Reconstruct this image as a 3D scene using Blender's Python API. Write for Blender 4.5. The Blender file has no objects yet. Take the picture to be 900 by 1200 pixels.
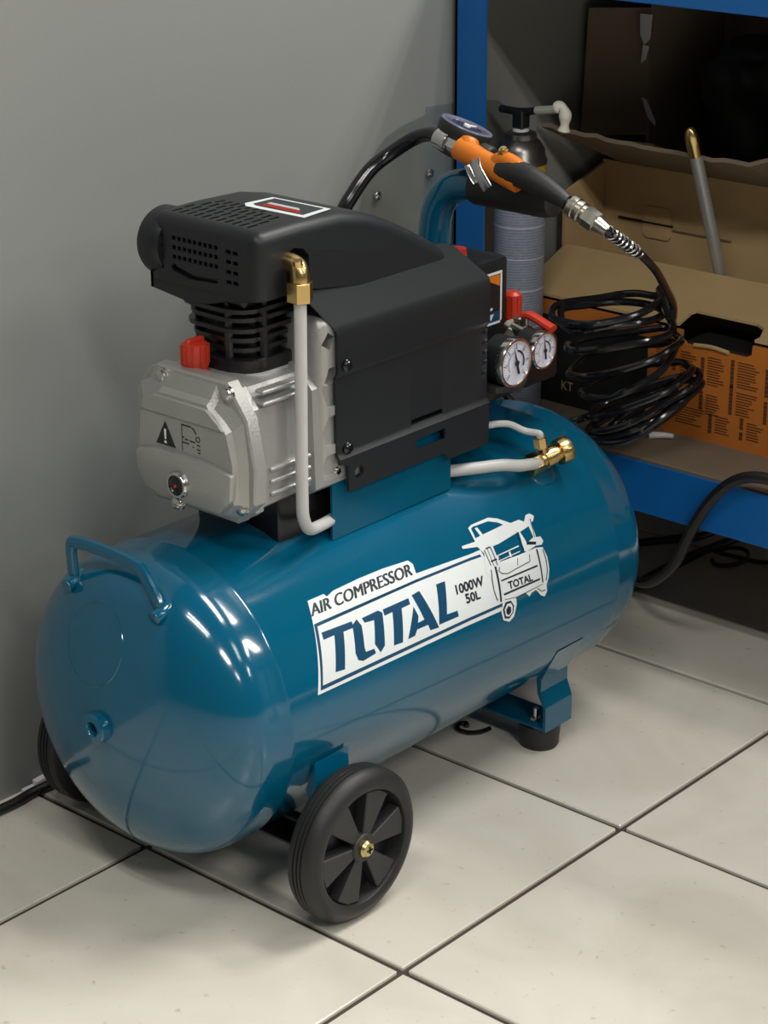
import bpy, bmesh, math, random
from math import sin, cos, pi, radians, sqrt
from mathutils import Vector, Matrix, noise
random.seed(7)
SC = bpy.context.scene
COL = SC.collection

# ------------------------------------------------------------------ camera
PITCH, YAW, ROLL = 0.37670, 0.72195, -0.00495
fw = Vector((cos(PITCH)*cos(YAW), cos(PITCH)*sin(YAW), -sin(PITCH)))
r0 = Vector((sin(YAW), -cos(YAW), 0)); u0 = r0.cross(fw)
rr = r0*cos(ROLL)+u0*sin(ROLL); uu = u0*cos(ROLL)-r0*sin(ROLL)
cam = bpy.data.cameras.new('camera'); cam.sensor_fit = 'VERTICAL'; cam.sensor_height = 24
cam.lens = 2538.5*24/1200; cam.clip_start = 0.05
co = bpy.data.objects.new('camera', cam); COL.objects.link(co)
M = Matrix((rr, uu, -fw)).transposed().to_4x4(); M.translation = (-1.24266, -1.07483, 1.08876)
co.matrix_world = M
SC.camera = co

# ------------------------------------------------------------------ world, lights, exposure
w = bpy.data.worlds.new('room'); SC.world = w; w.use_nodes = True
bg = w.node_tree.nodes['Background']; bg.inputs[0].default_value = (0.80, 0.86, 0.92, 1); bg.inputs[1].default_value = 0.07
def area(name, loc, sx, sy, power, color=(1, 0.975, 0.925)):
    l = bpy.data.lights.new(name, 'AREA'); l.shape = 'RECTANGLE'; l.size = sx; l.size_y = sy
    l.energy = power; l.color = color
    o = bpy.data.objects.new(name, l); COL.objects.link(o); o.location = loc
    return o
for x, y, p in ((-1.4, -0.75, 13), (0.85, -0.62, 15), (2.0, -0.75, 26), (-1.4, -2.9, 25), (0.5, -2.9, 7), (2.4, -2.9, 28), (-1.4, -5.2, 14), (1.6, -5.2, 14)):
    for dx in (-0.12, 0.12):
        area('ceiling_tube_light', (x+dx, y, 2.85), 0.11, 1.15, p)
SC.view_settings.view_transform = 'Standard'
SC.view_settings.look = 'None'
SC.view_settings.gamma = 1
SC.view_settings.use_curve_mapping = False
SC.view_settings.exposure = 0.16

# ------------------------------------------------------------------ materials
MATS = {}
def mat(name, col, rough=0.5, metal=0.0, bump=0.0, scale=200, var=0.0, vscale=6, coat=0.0, spec=0.5, stretch=None):
    m = bpy.data.materials.new(name); m.use_nodes = True
    nt = m.node_tree; b = nt.nodes['Principled BSDF']
    b.inputs['Base Color'].default_value = (*col, 1); b.inputs['Roughness'].default_value = rough
    b.inputs['Metallic'].default_value = metal; b.inputs['Coat Weight'].default_value = coat
    b.inputs['Coat Roughness'].default_value = 0.06
    b.inputs['Specular IOR Level'].default_value = spec
    tc = nt.nodes.new('ShaderNodeTexCoord'); src = tc.outputs['Object']
    if stretch:
        mp = nt.nodes.new('ShaderNodeMapping'); mp.inputs['Scale'].default_value = stretch
        nt.links.new(src, mp.inputs[0]); src = mp.outputs[0]
    if bump:
        n = nt.nodes.new('ShaderNodeTexNoise'); n.inputs['Scale'].default_value = scale; n.inputs['Detail'].default_value = 4
        bp = nt.nodes.new('ShaderNodeBump'); bp.inputs['Strength'].default_value = bump; bp.inputs['Distance'].default_value = 0.002
        nt.links.new(src, n.inputs['Vector']); nt.links.new(n.outputs['Fac'], bp.inputs['Height']); nt.links.new(bp.outputs[0], b.inputs['Normal'])
    if var:
        n = nt.nodes.new('ShaderNodeTexNoise'); n.inputs['Scale'].default_value = vscale; n.inputs['Detail'].default_value = 5
        cr = nt.nodes.new('ShaderNodeMix'); cr.data_type = 'RGBA'
        cr.inputs[6].default_value = (*[c*(1-var) for c in col], 1); cr.inputs[7].default_value = (*[min(1, c*(1+var)) for c in col], 1)
        nt.links.new(src, n.inputs['Vector']); nt.links.new(n.outputs['Fac'], cr.inputs[0]); nt.links.new(cr.outputs[2], b.inputs['Base Color'])
    MATS[name] = m
    return m
mat('wall_paint', (0.243, 0.253, 0.241), 0.62, bump=0.06, scale=350, var=0.04, vscale=2.5)
mat('grout', (0.060, 0.045, 0.034), 0.9, bump=0.5, scale=300, var=0.3, vscale=25)
mat('teal', (0.0003, 0.090, 0.170), 0.13, coat=0.45, bump=0.012, scale=55, spec=0.5)
mat('decal_white', (0.72, 0.76, 0.76), 0.3, var=0.03, vscale=60)
mat('decal_blue', (0.006, 0.06, 0.13), 0.3)
mat('decal_black', (0.012, 0.02, 0.03), 0.35)
mat('black_plastic', (0.0105, 0.0122, 0.0142), 0.40, bump=0.12, scale=900, spec=0.4)
mat('black_gloss', (0.008, 0.008, 0.010), 0.14)
mat('black_iron', (0.008, 0.008, 0.010), 0.30)
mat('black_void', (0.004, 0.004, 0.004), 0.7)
mat('rubber', (0.013, 0.013, 0.0135), 0.5, bump=0.1, scale=400)
mat('hub_grey', (0.024, 0.0245, 0.0255), 0.5, bump=0.08, scale=600)
mat('cast_alu', (0.40, 0.40, 0.385), 0.42, metal=0.55, bump=0.22, scale=420, var=0.08, vscale=25)
mat('bare_alu', (0.62, 0.62, 0.62), 0.35, metal=0.5, bump=0.05, scale=200)
mat('chrome', (0.62, 0.61, 0.60), 0.2, metal=1.0)
mat('zinc', (0.60, 0.57, 0.48), 0.28, metal=1.0)
mat('yellow_zinc', (0.62, 0.52, 0.24), 0.28, metal=1.0)
mat('brass', (0.66, 0.47, 0.20), 0.25, metal=1.0)
mat('pipe_white', (0.50, 0.50, 0.485), 0.4, var=0.05, vscale=40)
mat('red', (0.50, 0.034, 0.014), 0.35)
mat('orange_paint', (0.64, 0.175, 0.014), 0.3)
mat('dial', (0.62, 0.63, 0.72), 0.3)
mat('blue_steel', (0.004, 0.120, 0.40), 0.38, bump=0.05, scale=150)
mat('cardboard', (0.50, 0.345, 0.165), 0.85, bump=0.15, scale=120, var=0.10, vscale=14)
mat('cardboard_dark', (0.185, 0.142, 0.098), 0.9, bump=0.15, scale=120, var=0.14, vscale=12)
mat('mdf', (0.20, 0.155, 0.105), 0.8, bump=0.1, scale=100, var=0.18, vscale=8)
mat('bag', (0.006, 0.006, 0.007), 0.35, bump=0.5, scale=25)
mat('tape', (0.45, 0.45, 0.45), 0.3)
mat('foam', (0.78, 0.75, 0.66), 0.6, bump=0.4, scale=200)
mat('straw', (0.42, 0.42, 0.36), 0.4)
mat('yellow_label', (0.60, 0.42, 0.02), 0.4)
mat('can_metal', (0.22, 0.21, 0.20), 0.3, metal=0.9)
mat('steel_rod', (0.36, 0.37, 0.38), 0.38, metal=0.5, var=0.12, vscale=60)
mat('lens_blue', (0.05, 0.06, 0.12), 0.08, coat=1)
mat('print_orange', (0.55, 0.17, 0.022), 0.6)
mat('rim_blue', (0.17, 0.17, 0.24), 0.2)
mat('print_brown', (0.11, 0.035, 0.012), 0.7)
mat('cable_black', (0.010, 0.010, 0.011), 0.4)
mat('white_plastic', (0.75, 0.75, 0.74), 0.4)
mat('warn_black', (0.01, 0.01, 0.013), 0.5)

# tiles: pale, faint veins, a slightly different tone for each tile
m = mat('tile', (0.66, 0.625, 0.545), 0.26, coat=0.15)
nt = m.node_tree; b = nt.nodes['Principled BSDF']
tc = nt.nodes.new('ShaderNodeTexCoord'); oi = nt.nodes.new('ShaderNodeObjectInfo')
n1 = nt.nodes.new('ShaderNodeTexNoise'); n1.inputs['Scale'].default_value = 5; n1.inputs['Detail'].default_value = 8; n1.inputs['Distortion'].default_value = 1.2
n2 = nt.nodes.new('ShaderNodeTexNoise'); n2.inputs['Scale'].default_value = 90; n2.inputs['Detail'].default_value = 3
ad = nt.nodes.new('ShaderNodeVectorMath'); ad.operation = 'ADD'
nt.links.new(tc.outputs['Object'], ad.inputs[0]); nt.links.new(oi.outputs['Location'], ad.inputs[1])
for n in (n1, n2): nt.links.new(ad.outputs[0], n.inputs['Vector'])
r1 = nt.nodes.new('ShaderNodeValToRGB'); r1.color_ramp.elements[0].position = 0.3; r1.color_ramp.elements[1].position = 0.62
r1.color_ramp.elements[0].color = (0.60, 0.56, 0.475, 1); r1.color_ramp.elements[1].color = (0.70, 0.665, 0.58, 1)
mx = nt.nodes.new('ShaderNodeMix'); mx.data_type = 'RGBA'; mx.blend_type = 'MULTIPLY'
r2 = nt.nodes.new('ShaderNodeValToRGB'); r2.color_ramp.elements[0].position = 0.22; r2.color_ramp.elements[1].position = 0.34
r2.color_ramp.elements[0].color = (0.72, 0.68, 0.62, 1); r2.color_ramp.elements[1].color = (1, 1, 1, 1)
nt.links.new(n1.outputs['Fac'], r1.inputs[0]); nt.links.new(n2.outputs['Fac'], r2.inputs[0])
mx.inputs[0].default_value = 1
nt.links.new(r1.outputs[0], mx.inputs[6]); nt.links.new(r2.outputs[0], mx.inputs[7]); nt.links.new(mx.outputs[2], b.inputs['Base Color'])

# can label: rows of tiny print on silver blue
m = mat('can_label', (0.30, 0.33, 0.40), 0.4)
nt = m.node_tree; b = nt.nodes['Principled BSDF']; tc = nt.nodes.new('ShaderNodeTexCoord')
mp = nt.nodes.new('ShaderNodeMapping'); mp.inputs['Scale'].default_value = (110, 110, 110)
n = nt.nodes.new('ShaderNodeTexNoise'); n.inputs['Scale'].default_value = 2.0
wv = nt.nodes.new('ShaderNodeTexWave'); wv.bands_direction = 'Z'; wv.inputs['Scale'].default_value = 95
mm = nt.nodes.new('ShaderNodeMath'); mm.operation = 'MULTIPLY'
cr = nt.nodes.new('ShaderNodeValToRGB'); cr.color_ramp.elements[0].position = 0.2; cr.color_ramp.elements[1].position = 0.5
cr.color_ramp.elements[0].color = (0.30, 0.33, 0.40, 1); cr.color_ramp.elements[1].color = (0.19, 0.21, 0.29, 1)
nt.links.new(tc.outputs['Object'], mp.inputs[0]); nt.links.new(mp.outputs[0], n.inputs['Vector']); nt.links.new(tc.outputs['Object'], wv.inputs['Vector'])
nt.links.new(n.outputs['Fac'], mm.inputs[0]); nt.links.new(wv.outputs['Fac'], mm.inputs[1]); nt.links.new(mm.outputs[0], cr.inputs[0]); nt.links.new(cr.outputs[0], b.inputs['Base Color'])

# clear acrylic
m = bpy.data.materials.new('acrylic'); m.use_nodes = True; nt = m.node_tree
tr = nt.nodes.new('ShaderNodeBsdfTransparent'); tr.inputs[0].default_value = (0.93, 0.945, 0.94, 1)
gl = nt.nodes.new('ShaderNodeBsdfGlossy'); gl.inputs['Roughness'].default_value = 0.08
ms = nt.nodes.new('ShaderNodeMixShader'); ms.inputs[0].default_value = 0.06; nt.links.new(tr.outputs[0], ms.inputs[1]); nt.links.new(gl.outputs[0], ms.inputs[2])
nt.links.new(ms.outputs[0], nt.nodes['Material Output'].inputs[0])
MATS['acrylic'] = m

# ------------------------------------------------------------------ helpers
def empty(name, loc, label, cat, group=None):
    o = bpy.data.objects.new(name, None); COL.objects.link(o); o.location = loc; o.empty_display_size = 0.05
    o['label'] = label; o['category'] = cat
    if group: o['group'] = group
    return o
def wloc(o):
    v = Vector((0, 0, 0))
    while o is not None: v = v + o.location; o = o.parent
    return v
def obj(name, bm, material, parent=None, smooth=True, angle=35, label=None):
    """one mesh object; coordinates are given in world space, the origin goes to the mesh's own centre"""
    bmesh.ops.recalc_face_normals(bm, faces=bm.faces)
    me = bpy.data.meshes.new(name)
    vs = [v.co for v in bm.verts]
    c = Vector([(min(v[i] for v in vs)+max(v[i] for v in vs))/2 for i in range(3)])
    bmesh.ops.translate(bm, verts=bm.verts, vec=-c)
    if smooth:
        lim = radians(angle)
        for f in bm.faces: f.smooth = True
        for e in bm.edges:
            if len(e.link_faces) == 2 and e.calc_face_angle(0) > lim: e.smooth = False
    bm.to_mesh(me); bm.free()
    o = bpy.data.objects.new(name, me); COL.objects.link(o)
    me.materials.append(MATS[material])
    if parent is not None:
        o.parent = parent; o.location = c - wloc(parent)
    else: o.location = c
    if label: o['label'] = label
    return o
def tag(o, label, cat, group=None, kind=None):
    if label: o['label'] = label
    if cat: o['category'] = cat
    if group: o['group'] = group
    if kind: o['kind'] = kind
    return o
def box(bm, lo, hi, bevel=0.0, seg=2, rot=None):
    c = [(a+b)/2 for a, b in zip(lo, hi)]; s = [b-a for a, b in zip(lo, hi)]
    mtx = Matrix.Translation(c) @ (rot.to_4x4() if rot else Matrix.Identity(4)) @ Matrix.Diagonal((*s, 1))
    t = bmesh.new(); bmesh.ops.create_cube(t, size=1, matrix=mtx)
    if bevel: bmesh.ops.bevel(t, geom=t.edges[:], offset=bevel, segments=seg, affect='EDGES', profile=0.5)
    merge(bm, t)
def merge(bm, t):
    vm = {}
    for v in t.verts: vm[v] = bm.verts.new(v.co)
    for f in t.faces:
        try: bm.faces.new([vm[v] for v in f.verts])
        except ValueError: pass
    t.free()
def frame(axis):
    a = Vector(axis).normalized()
    h = Vector((0, 0, 1)) if abs(a.z) < 0.9 else Vector((1, 0, 0))
    s = a.cross(h).normalized(); return a, s, s.cross(a)
def lathe(bm, prof, origin, axis, n=32, ang0=0.0):
    """prof: (distance along axis, radius)"""
    a, s, t = frame(axis); o = Vector(origin); rings = []
    for d, r in prof:
        if r < 1e-6: rings.append([bm.verts.new(o+a*d)])
        else: rings.append([bm.verts.new(o+a*d+(s*cos(ang0+2*pi*k/n)+t*sin(ang0+2*pi*k/n))*r) for k in range(n)])
    for A, B in zip(rings, rings[1:]):
        for k in range(n):
            k2 = (k+1) % n
            if len(A) == 1 and len(B) == 1: continue
            if len(A) == 1: bm.faces.new((A[0], B[k], B[k2]))
            elif len(B) == 1: bm.faces.new((A[k], B[0], A[k2]))
            else: bm.faces.new((A[k], B[k], B[k2], A[k2]))
    for R in (rings[0], rings[-1]):
        if len(R) > 2: bm.faces.new(R)
def cyl(bm, p, q, r, n=24, bev=0.0, r2=None):
    p, q = Vector(p), Vector(q); L = (q-p).length; r2 = r if r2 is None else r2
    if bev: prof = [(0, r-bev), (bev*0.3, r-bev*0.3), (bev, r), (L-bev, r2), (L-bev*0.3, r2-bev*0.3), (L, r2-bev)]
    else: prof = [(0, r), (L, r2)]
    lathe(bm, prof, p, q-p, n)
def smooth_path(pts, sub=8, closed=False):
    P = [Vector(p) for p in pts]; out = []; n = len(P)
    for i in range(n-1 if not closed else n):
        p0, p1, p2, p3 = P[max(i-1, 0)], P[i], P[(i+1) % n], P[min(i+2, n-1)]
        for k in range(sub):
            t = k/sub
            out.append(0.5*((2*p1)+(p2-p0)*t+(2*p0-5*p1+4*p2-p3)*t*t+(3*p1-p0-3*p2+p3)*t**3))
    out.append(P[-1]); return out
def tube(bm, pts, r, n=10, sub=8, rz=None):
    """r number or function of 0..1; rz: (side, up) radii of a flattened section"""
    P = smooth_path(pts, sub) if sub else [Vector(p) for p in pts]
    T = [(P[min(i+1, len(P)-1)]-P[max(i-1, 0)]).normalized() for i in range(len(P))]
    _, s, _u = frame(T[0]); rings = []
    for i, p in enumerate(P):
        s = (s-T[i]*s.dot(T[i])).normalized(); t = T[i].cross(s)
        rad = r(i/(len(P)-1)) if callable(r) else r
        a, b = (rad, rad) if rz is None else rz
        rings.append([bm.verts.new(p+s*cos(2*pi*k/n)*a+t*sin(2*pi*k/n)*b) for k in range(n)])
    for A, B in zip(rings, rings[1:]):
        for k in range(n): bm.faces.new((A[k], A[(k+1) % n], B[(k+1) % n], B[k]))
    bm.faces.new(rings[0]); bm.faces.new(rings[-1][::-1])
def prism(bm, pts, vec, bevel=0.0, seg=3):
    t = bmesh.new()
    f = t.faces.new([t.verts.new(p) for p in pts])
    g = bmesh.ops.extrude_face_region(t, geom=[f]); vv = [e for e in g['geom'] if isinstance(e, bmesh.types.BMVert)]
    bmesh.ops.translate(t, verts=vv, vec=vec)
    bmesh.ops.recalc_face_normals(t, faces=t.faces)
    if bevel:
        ed = [e for e in t.edges if len(e.link_faces) == 2 and e.calc_face_angle(0) > 0.35]
        bmesh.ops.bevel(t, geom=ed, offset=bevel, segments=seg, affect='EDGES', profile=0.5)
    merge(bm, t)
def loft(bm, rings, cap=True):
    R = [[bm.verts.new(p) for p in ring] for ring in rings]; n = len(R[0])
    for A, B in zip(R, R[1:]):
        for k in range(n): bm.faces.new((A[k], A[(k+1) % n], B[(k+1) % n], B[k]))
    if cap: bm.faces.new(R[0]); bm.faces.new(R[-1][::-1])
def rrect(cx_, cy_, hx, hy, r, n=5):
    out = []
    for sx, sy, a0 in ((1, 1, 0), (-1, 1, pi/2), (-1, -1, pi), (1, -1, 3*pi/2)):
        for k in range(n+1):
            a = a0+pi/2*k/n; out.append((cx_+sx*(hx-r)+cos(a)*r, cy_+sy*(hy-r)+sin(a)*r))
    return out
def boolean_cut(o, cut_bm):
    bmesh.ops.recalc_face_normals(cut_bm, faces=cut_bm.faces)
    me = bpy.data.meshes.new('cutter'); cut_bm.to_mesh(me); cut_bm.free()
    c = bpy.data.objects.new('cutter', me); COL.objects.link(c)
    md = o.modifiers.new('cut', 'BOOLEAN'); md.operation = 'DIFFERENCE'; md.solver = 'EXACT'; md.object = c
    md.use_self = True
    bpy.context.view_layer.update()
    ev = o.evaluated_get(bpy.context.evaluated_depsgraph_get())
    new = bpy.data.meshes.new_from_object(ev)
    o.modifiers.clear(); old = o.data; nm = old.name; o.data = new; bpy.data.meshes.remove(old); new.name = nm
    bpy.data.objects.remove(c); bpy.data.meshes.remove(me)
    bm = bmesh.new(); bm.from_mesh(new)
    for f in bm.faces: f.smooth = True
    for e in bm.edges:
        e.smooth = not (len(e.link_faces) == 2 and e.calc_face_angle(0) > radians(32))
    bm.to_mesh(new); bm.free()
def text_bm(s, bold=0.0, space=1.0):
    """flat text as a bmesh, scaled to the unit square"""
    cu = bpy.data.curves.new('txt', 'FONT'); cu.body = s; cu.offset = bold; cu.space_character = space; cu.resolution_u = 4
    o = bpy.data.objects.new('txt', cu); COL.objects.link(o); bpy.context.view_layer.update()
    me = bpy.data.meshes.new_from_object(o.evaluated_get(bpy.context.evaluated_depsgraph_get()))
    bm = bmesh.new(); bm.from_mesh(me); bpy.data.objects.remove(o); bpy.data.curves.remove(cu); bpy.data.meshes.remove(me)
    xs = [v.co.x for v in bm.verts]; ys = [v.co.y for v in bm.verts]
    for v in bm.verts: v.co = Vector(((v.co.x-min(xs))/(max(xs)-min(xs)), (v.co.y-min(ys))/(max(ys)-min(ys)), 0))
    return bm
def text_quad(bm, s, P0, U, V, bold=0.0, nrm=None, depth=0.0):
    """text laid on a flat quad: P0 lower left, U width vector, V height vector"""
    t = text_bm(s, bold)
    for v in t.verts: v.co = Vector(P0)+Vector(U)*v.co.x+Vector(V)*v.co.y
    merge(bm, t)

# ------------------------------------------------------------------ the room
TS = 1/3
bm = bmesh.new(); box(bm, (-4.2, -6.8, -0.06), (3.4, 0.53, -0.004))
floor = tag(obj('floor', bm, 'grout', smooth=False), 'dark recessed grout bed of the tiled floor', None, kind='structure')
bm = bmesh.new(); box(bm, (0, 0, 0), (TS-0.0066, TS-0.0066, 0.012), 0.0012, 1)
proto = obj('tile', bm, 'tile', floor, smooth=False)
pl = wloc(floor); far = bmesh.new(); first = True
for i in range(-12, 10):
    for j in range(-20, 2):
        x, y = (i+0.5)*TS, (j+0.5)*TS
        near = (-1 <= i <= 4 and -3 <= j <= 1)
        if y > 0.51: 
            # row cut off by the wall
            lo, hi = (i*TS+0.0033, j*TS+0.0033), ((i+1)*TS-0.0033, 0.512)
            bb = bmesh.new(); box(bb, (lo[0], lo[1], -0.012), (hi[0], hi[1], 0), 0.0012, 1)
            if near: obj('tile', bb, 'tile', floor, smooth=False)
            else: merge(far, bb)
        elif near:
            o = proto if first else proto.copy()
            if not first: COL.objects.link(o); o.parent = floor
            o.location = Vector((x, y, -0.006+random.uniform(-0.0004, 0.0)))-pl; first = False
        else: box(far, (x-TS/2+0.0033, y-TS/2+0.0033, -0.012), (x+TS/2-0.0033, y+TS/2-0.0033, 0), 0, 1)
tag(obj('distant_tiles', far, 'tile', floor, smooth=False), None, None, kind='stuff')

bm = bmesh.new(); box(bm, (-4.2, 0.512, -0.06), (3.4, 0.62, 2.9))
tag(obj('wall_left', bm, 'wall_paint', smooth=False), 'plain grey painted wall behind the compressor', None, kind='structure')
bm = bmesh.new(); box(bm, (3.0, -6.8, -0.06), (3.1, 0.512, 2.9))
tag(obj('wall_back', bm, 'wall_paint', smooth=False), 'grey wall at the far end of the room', None, kind='structure')

# ------------------------------------------------------------------ compressor
CX, CY, CZ, R, TL, TE = 0.24, 0.27, 0.192, 0.1484, 0.2717, 0.0777
comp = empty('air_compressor', (CX, CY, 0), 'teal tank air compressor with black motor cover on two wheels, standing on the tiles', 'compressor')
prof = []
NE = 18
for k in range(NE+1):
    a = pi/2*k/NE; prof.append((-TL-TE*cos(a), R*sin(a)))
for xx in (-TL+0.018, -TL+0.021, -TL+0.025, -TL+0.028): prof.append((xx, R+(0.0009 if xx in (-TL+0.021, -TL+0.025) else 0)))
for xx in (TL-0.028, TL-0.025, TL-0.021, TL-0.018): prof.append((xx, R+(0.0009 if xx in (TL-0.025, TL-0.021) else 0)))
for k in range(NE+1):
    a = pi/2*k/NE; prof.append((TL+TE*sin(a), R*cos(a)))
bm = bmesh.new(); lathe(bm, prof, (CX, CY, CZ), (1, 0, 0), 96)
tank = obj('tank', bm, 'teal', comp, angle=60)

def onc(x, ang, off=0.0):
    a = radians(ang); return Vector((x, CY-(R+off)*sin(a), CZ+(R+off)*cos(a)))
KA = R*pi/180
def wrap(bm2, off):
    """bm2 holds (x, angle*KA) flat geometry: cut it into narrow strips and lay it on the tank"""
    bm2.normal_update(); bmesh.ops.triangulate(bm2, faces=bm2.faces[:])
    ys = [v.co.y/KA for v in bm2.verts]; a = math.floor(min(ys)/2)*2+2
    while a < max(ys):
        bmesh.ops.bisect_plane(bm2, geom=bm2.verts[:]+bm2.edges[:]+bm2.faces[:], plane_co=(0, a*KA, 0), plane_no=(0, 1, 0)); a += 2
    for v in bm2.verts: v.co = onc(v.co.x, v.co.y/KA, off)
def poly(bm2, pts):
    bm2.faces.new([bm2.verts.new((x, a*KA, 0)) for x, a in pts])
def text_map(bm2, s, q, bold=0.0, grow=0.0):
    """q: lower left, lower right, upper right, upper left as (x, angle)"""
    t = text_bm(s, bold)
    for v in t.verts:
        u, w_ = v.co.x, v.co.y
        u = u*(1+2*grow)-grow; w_ = w_*(1+2*grow)-grow
        bl, br, tr, tl = [Vector((p[0], p[1]*KA, 0)) for p in q]
        v.co = (bl*(1-u)+br*u)*(1-w_)+(tl*(1-u)+tr*u)*w_
    merge(bm2, t)
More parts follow.
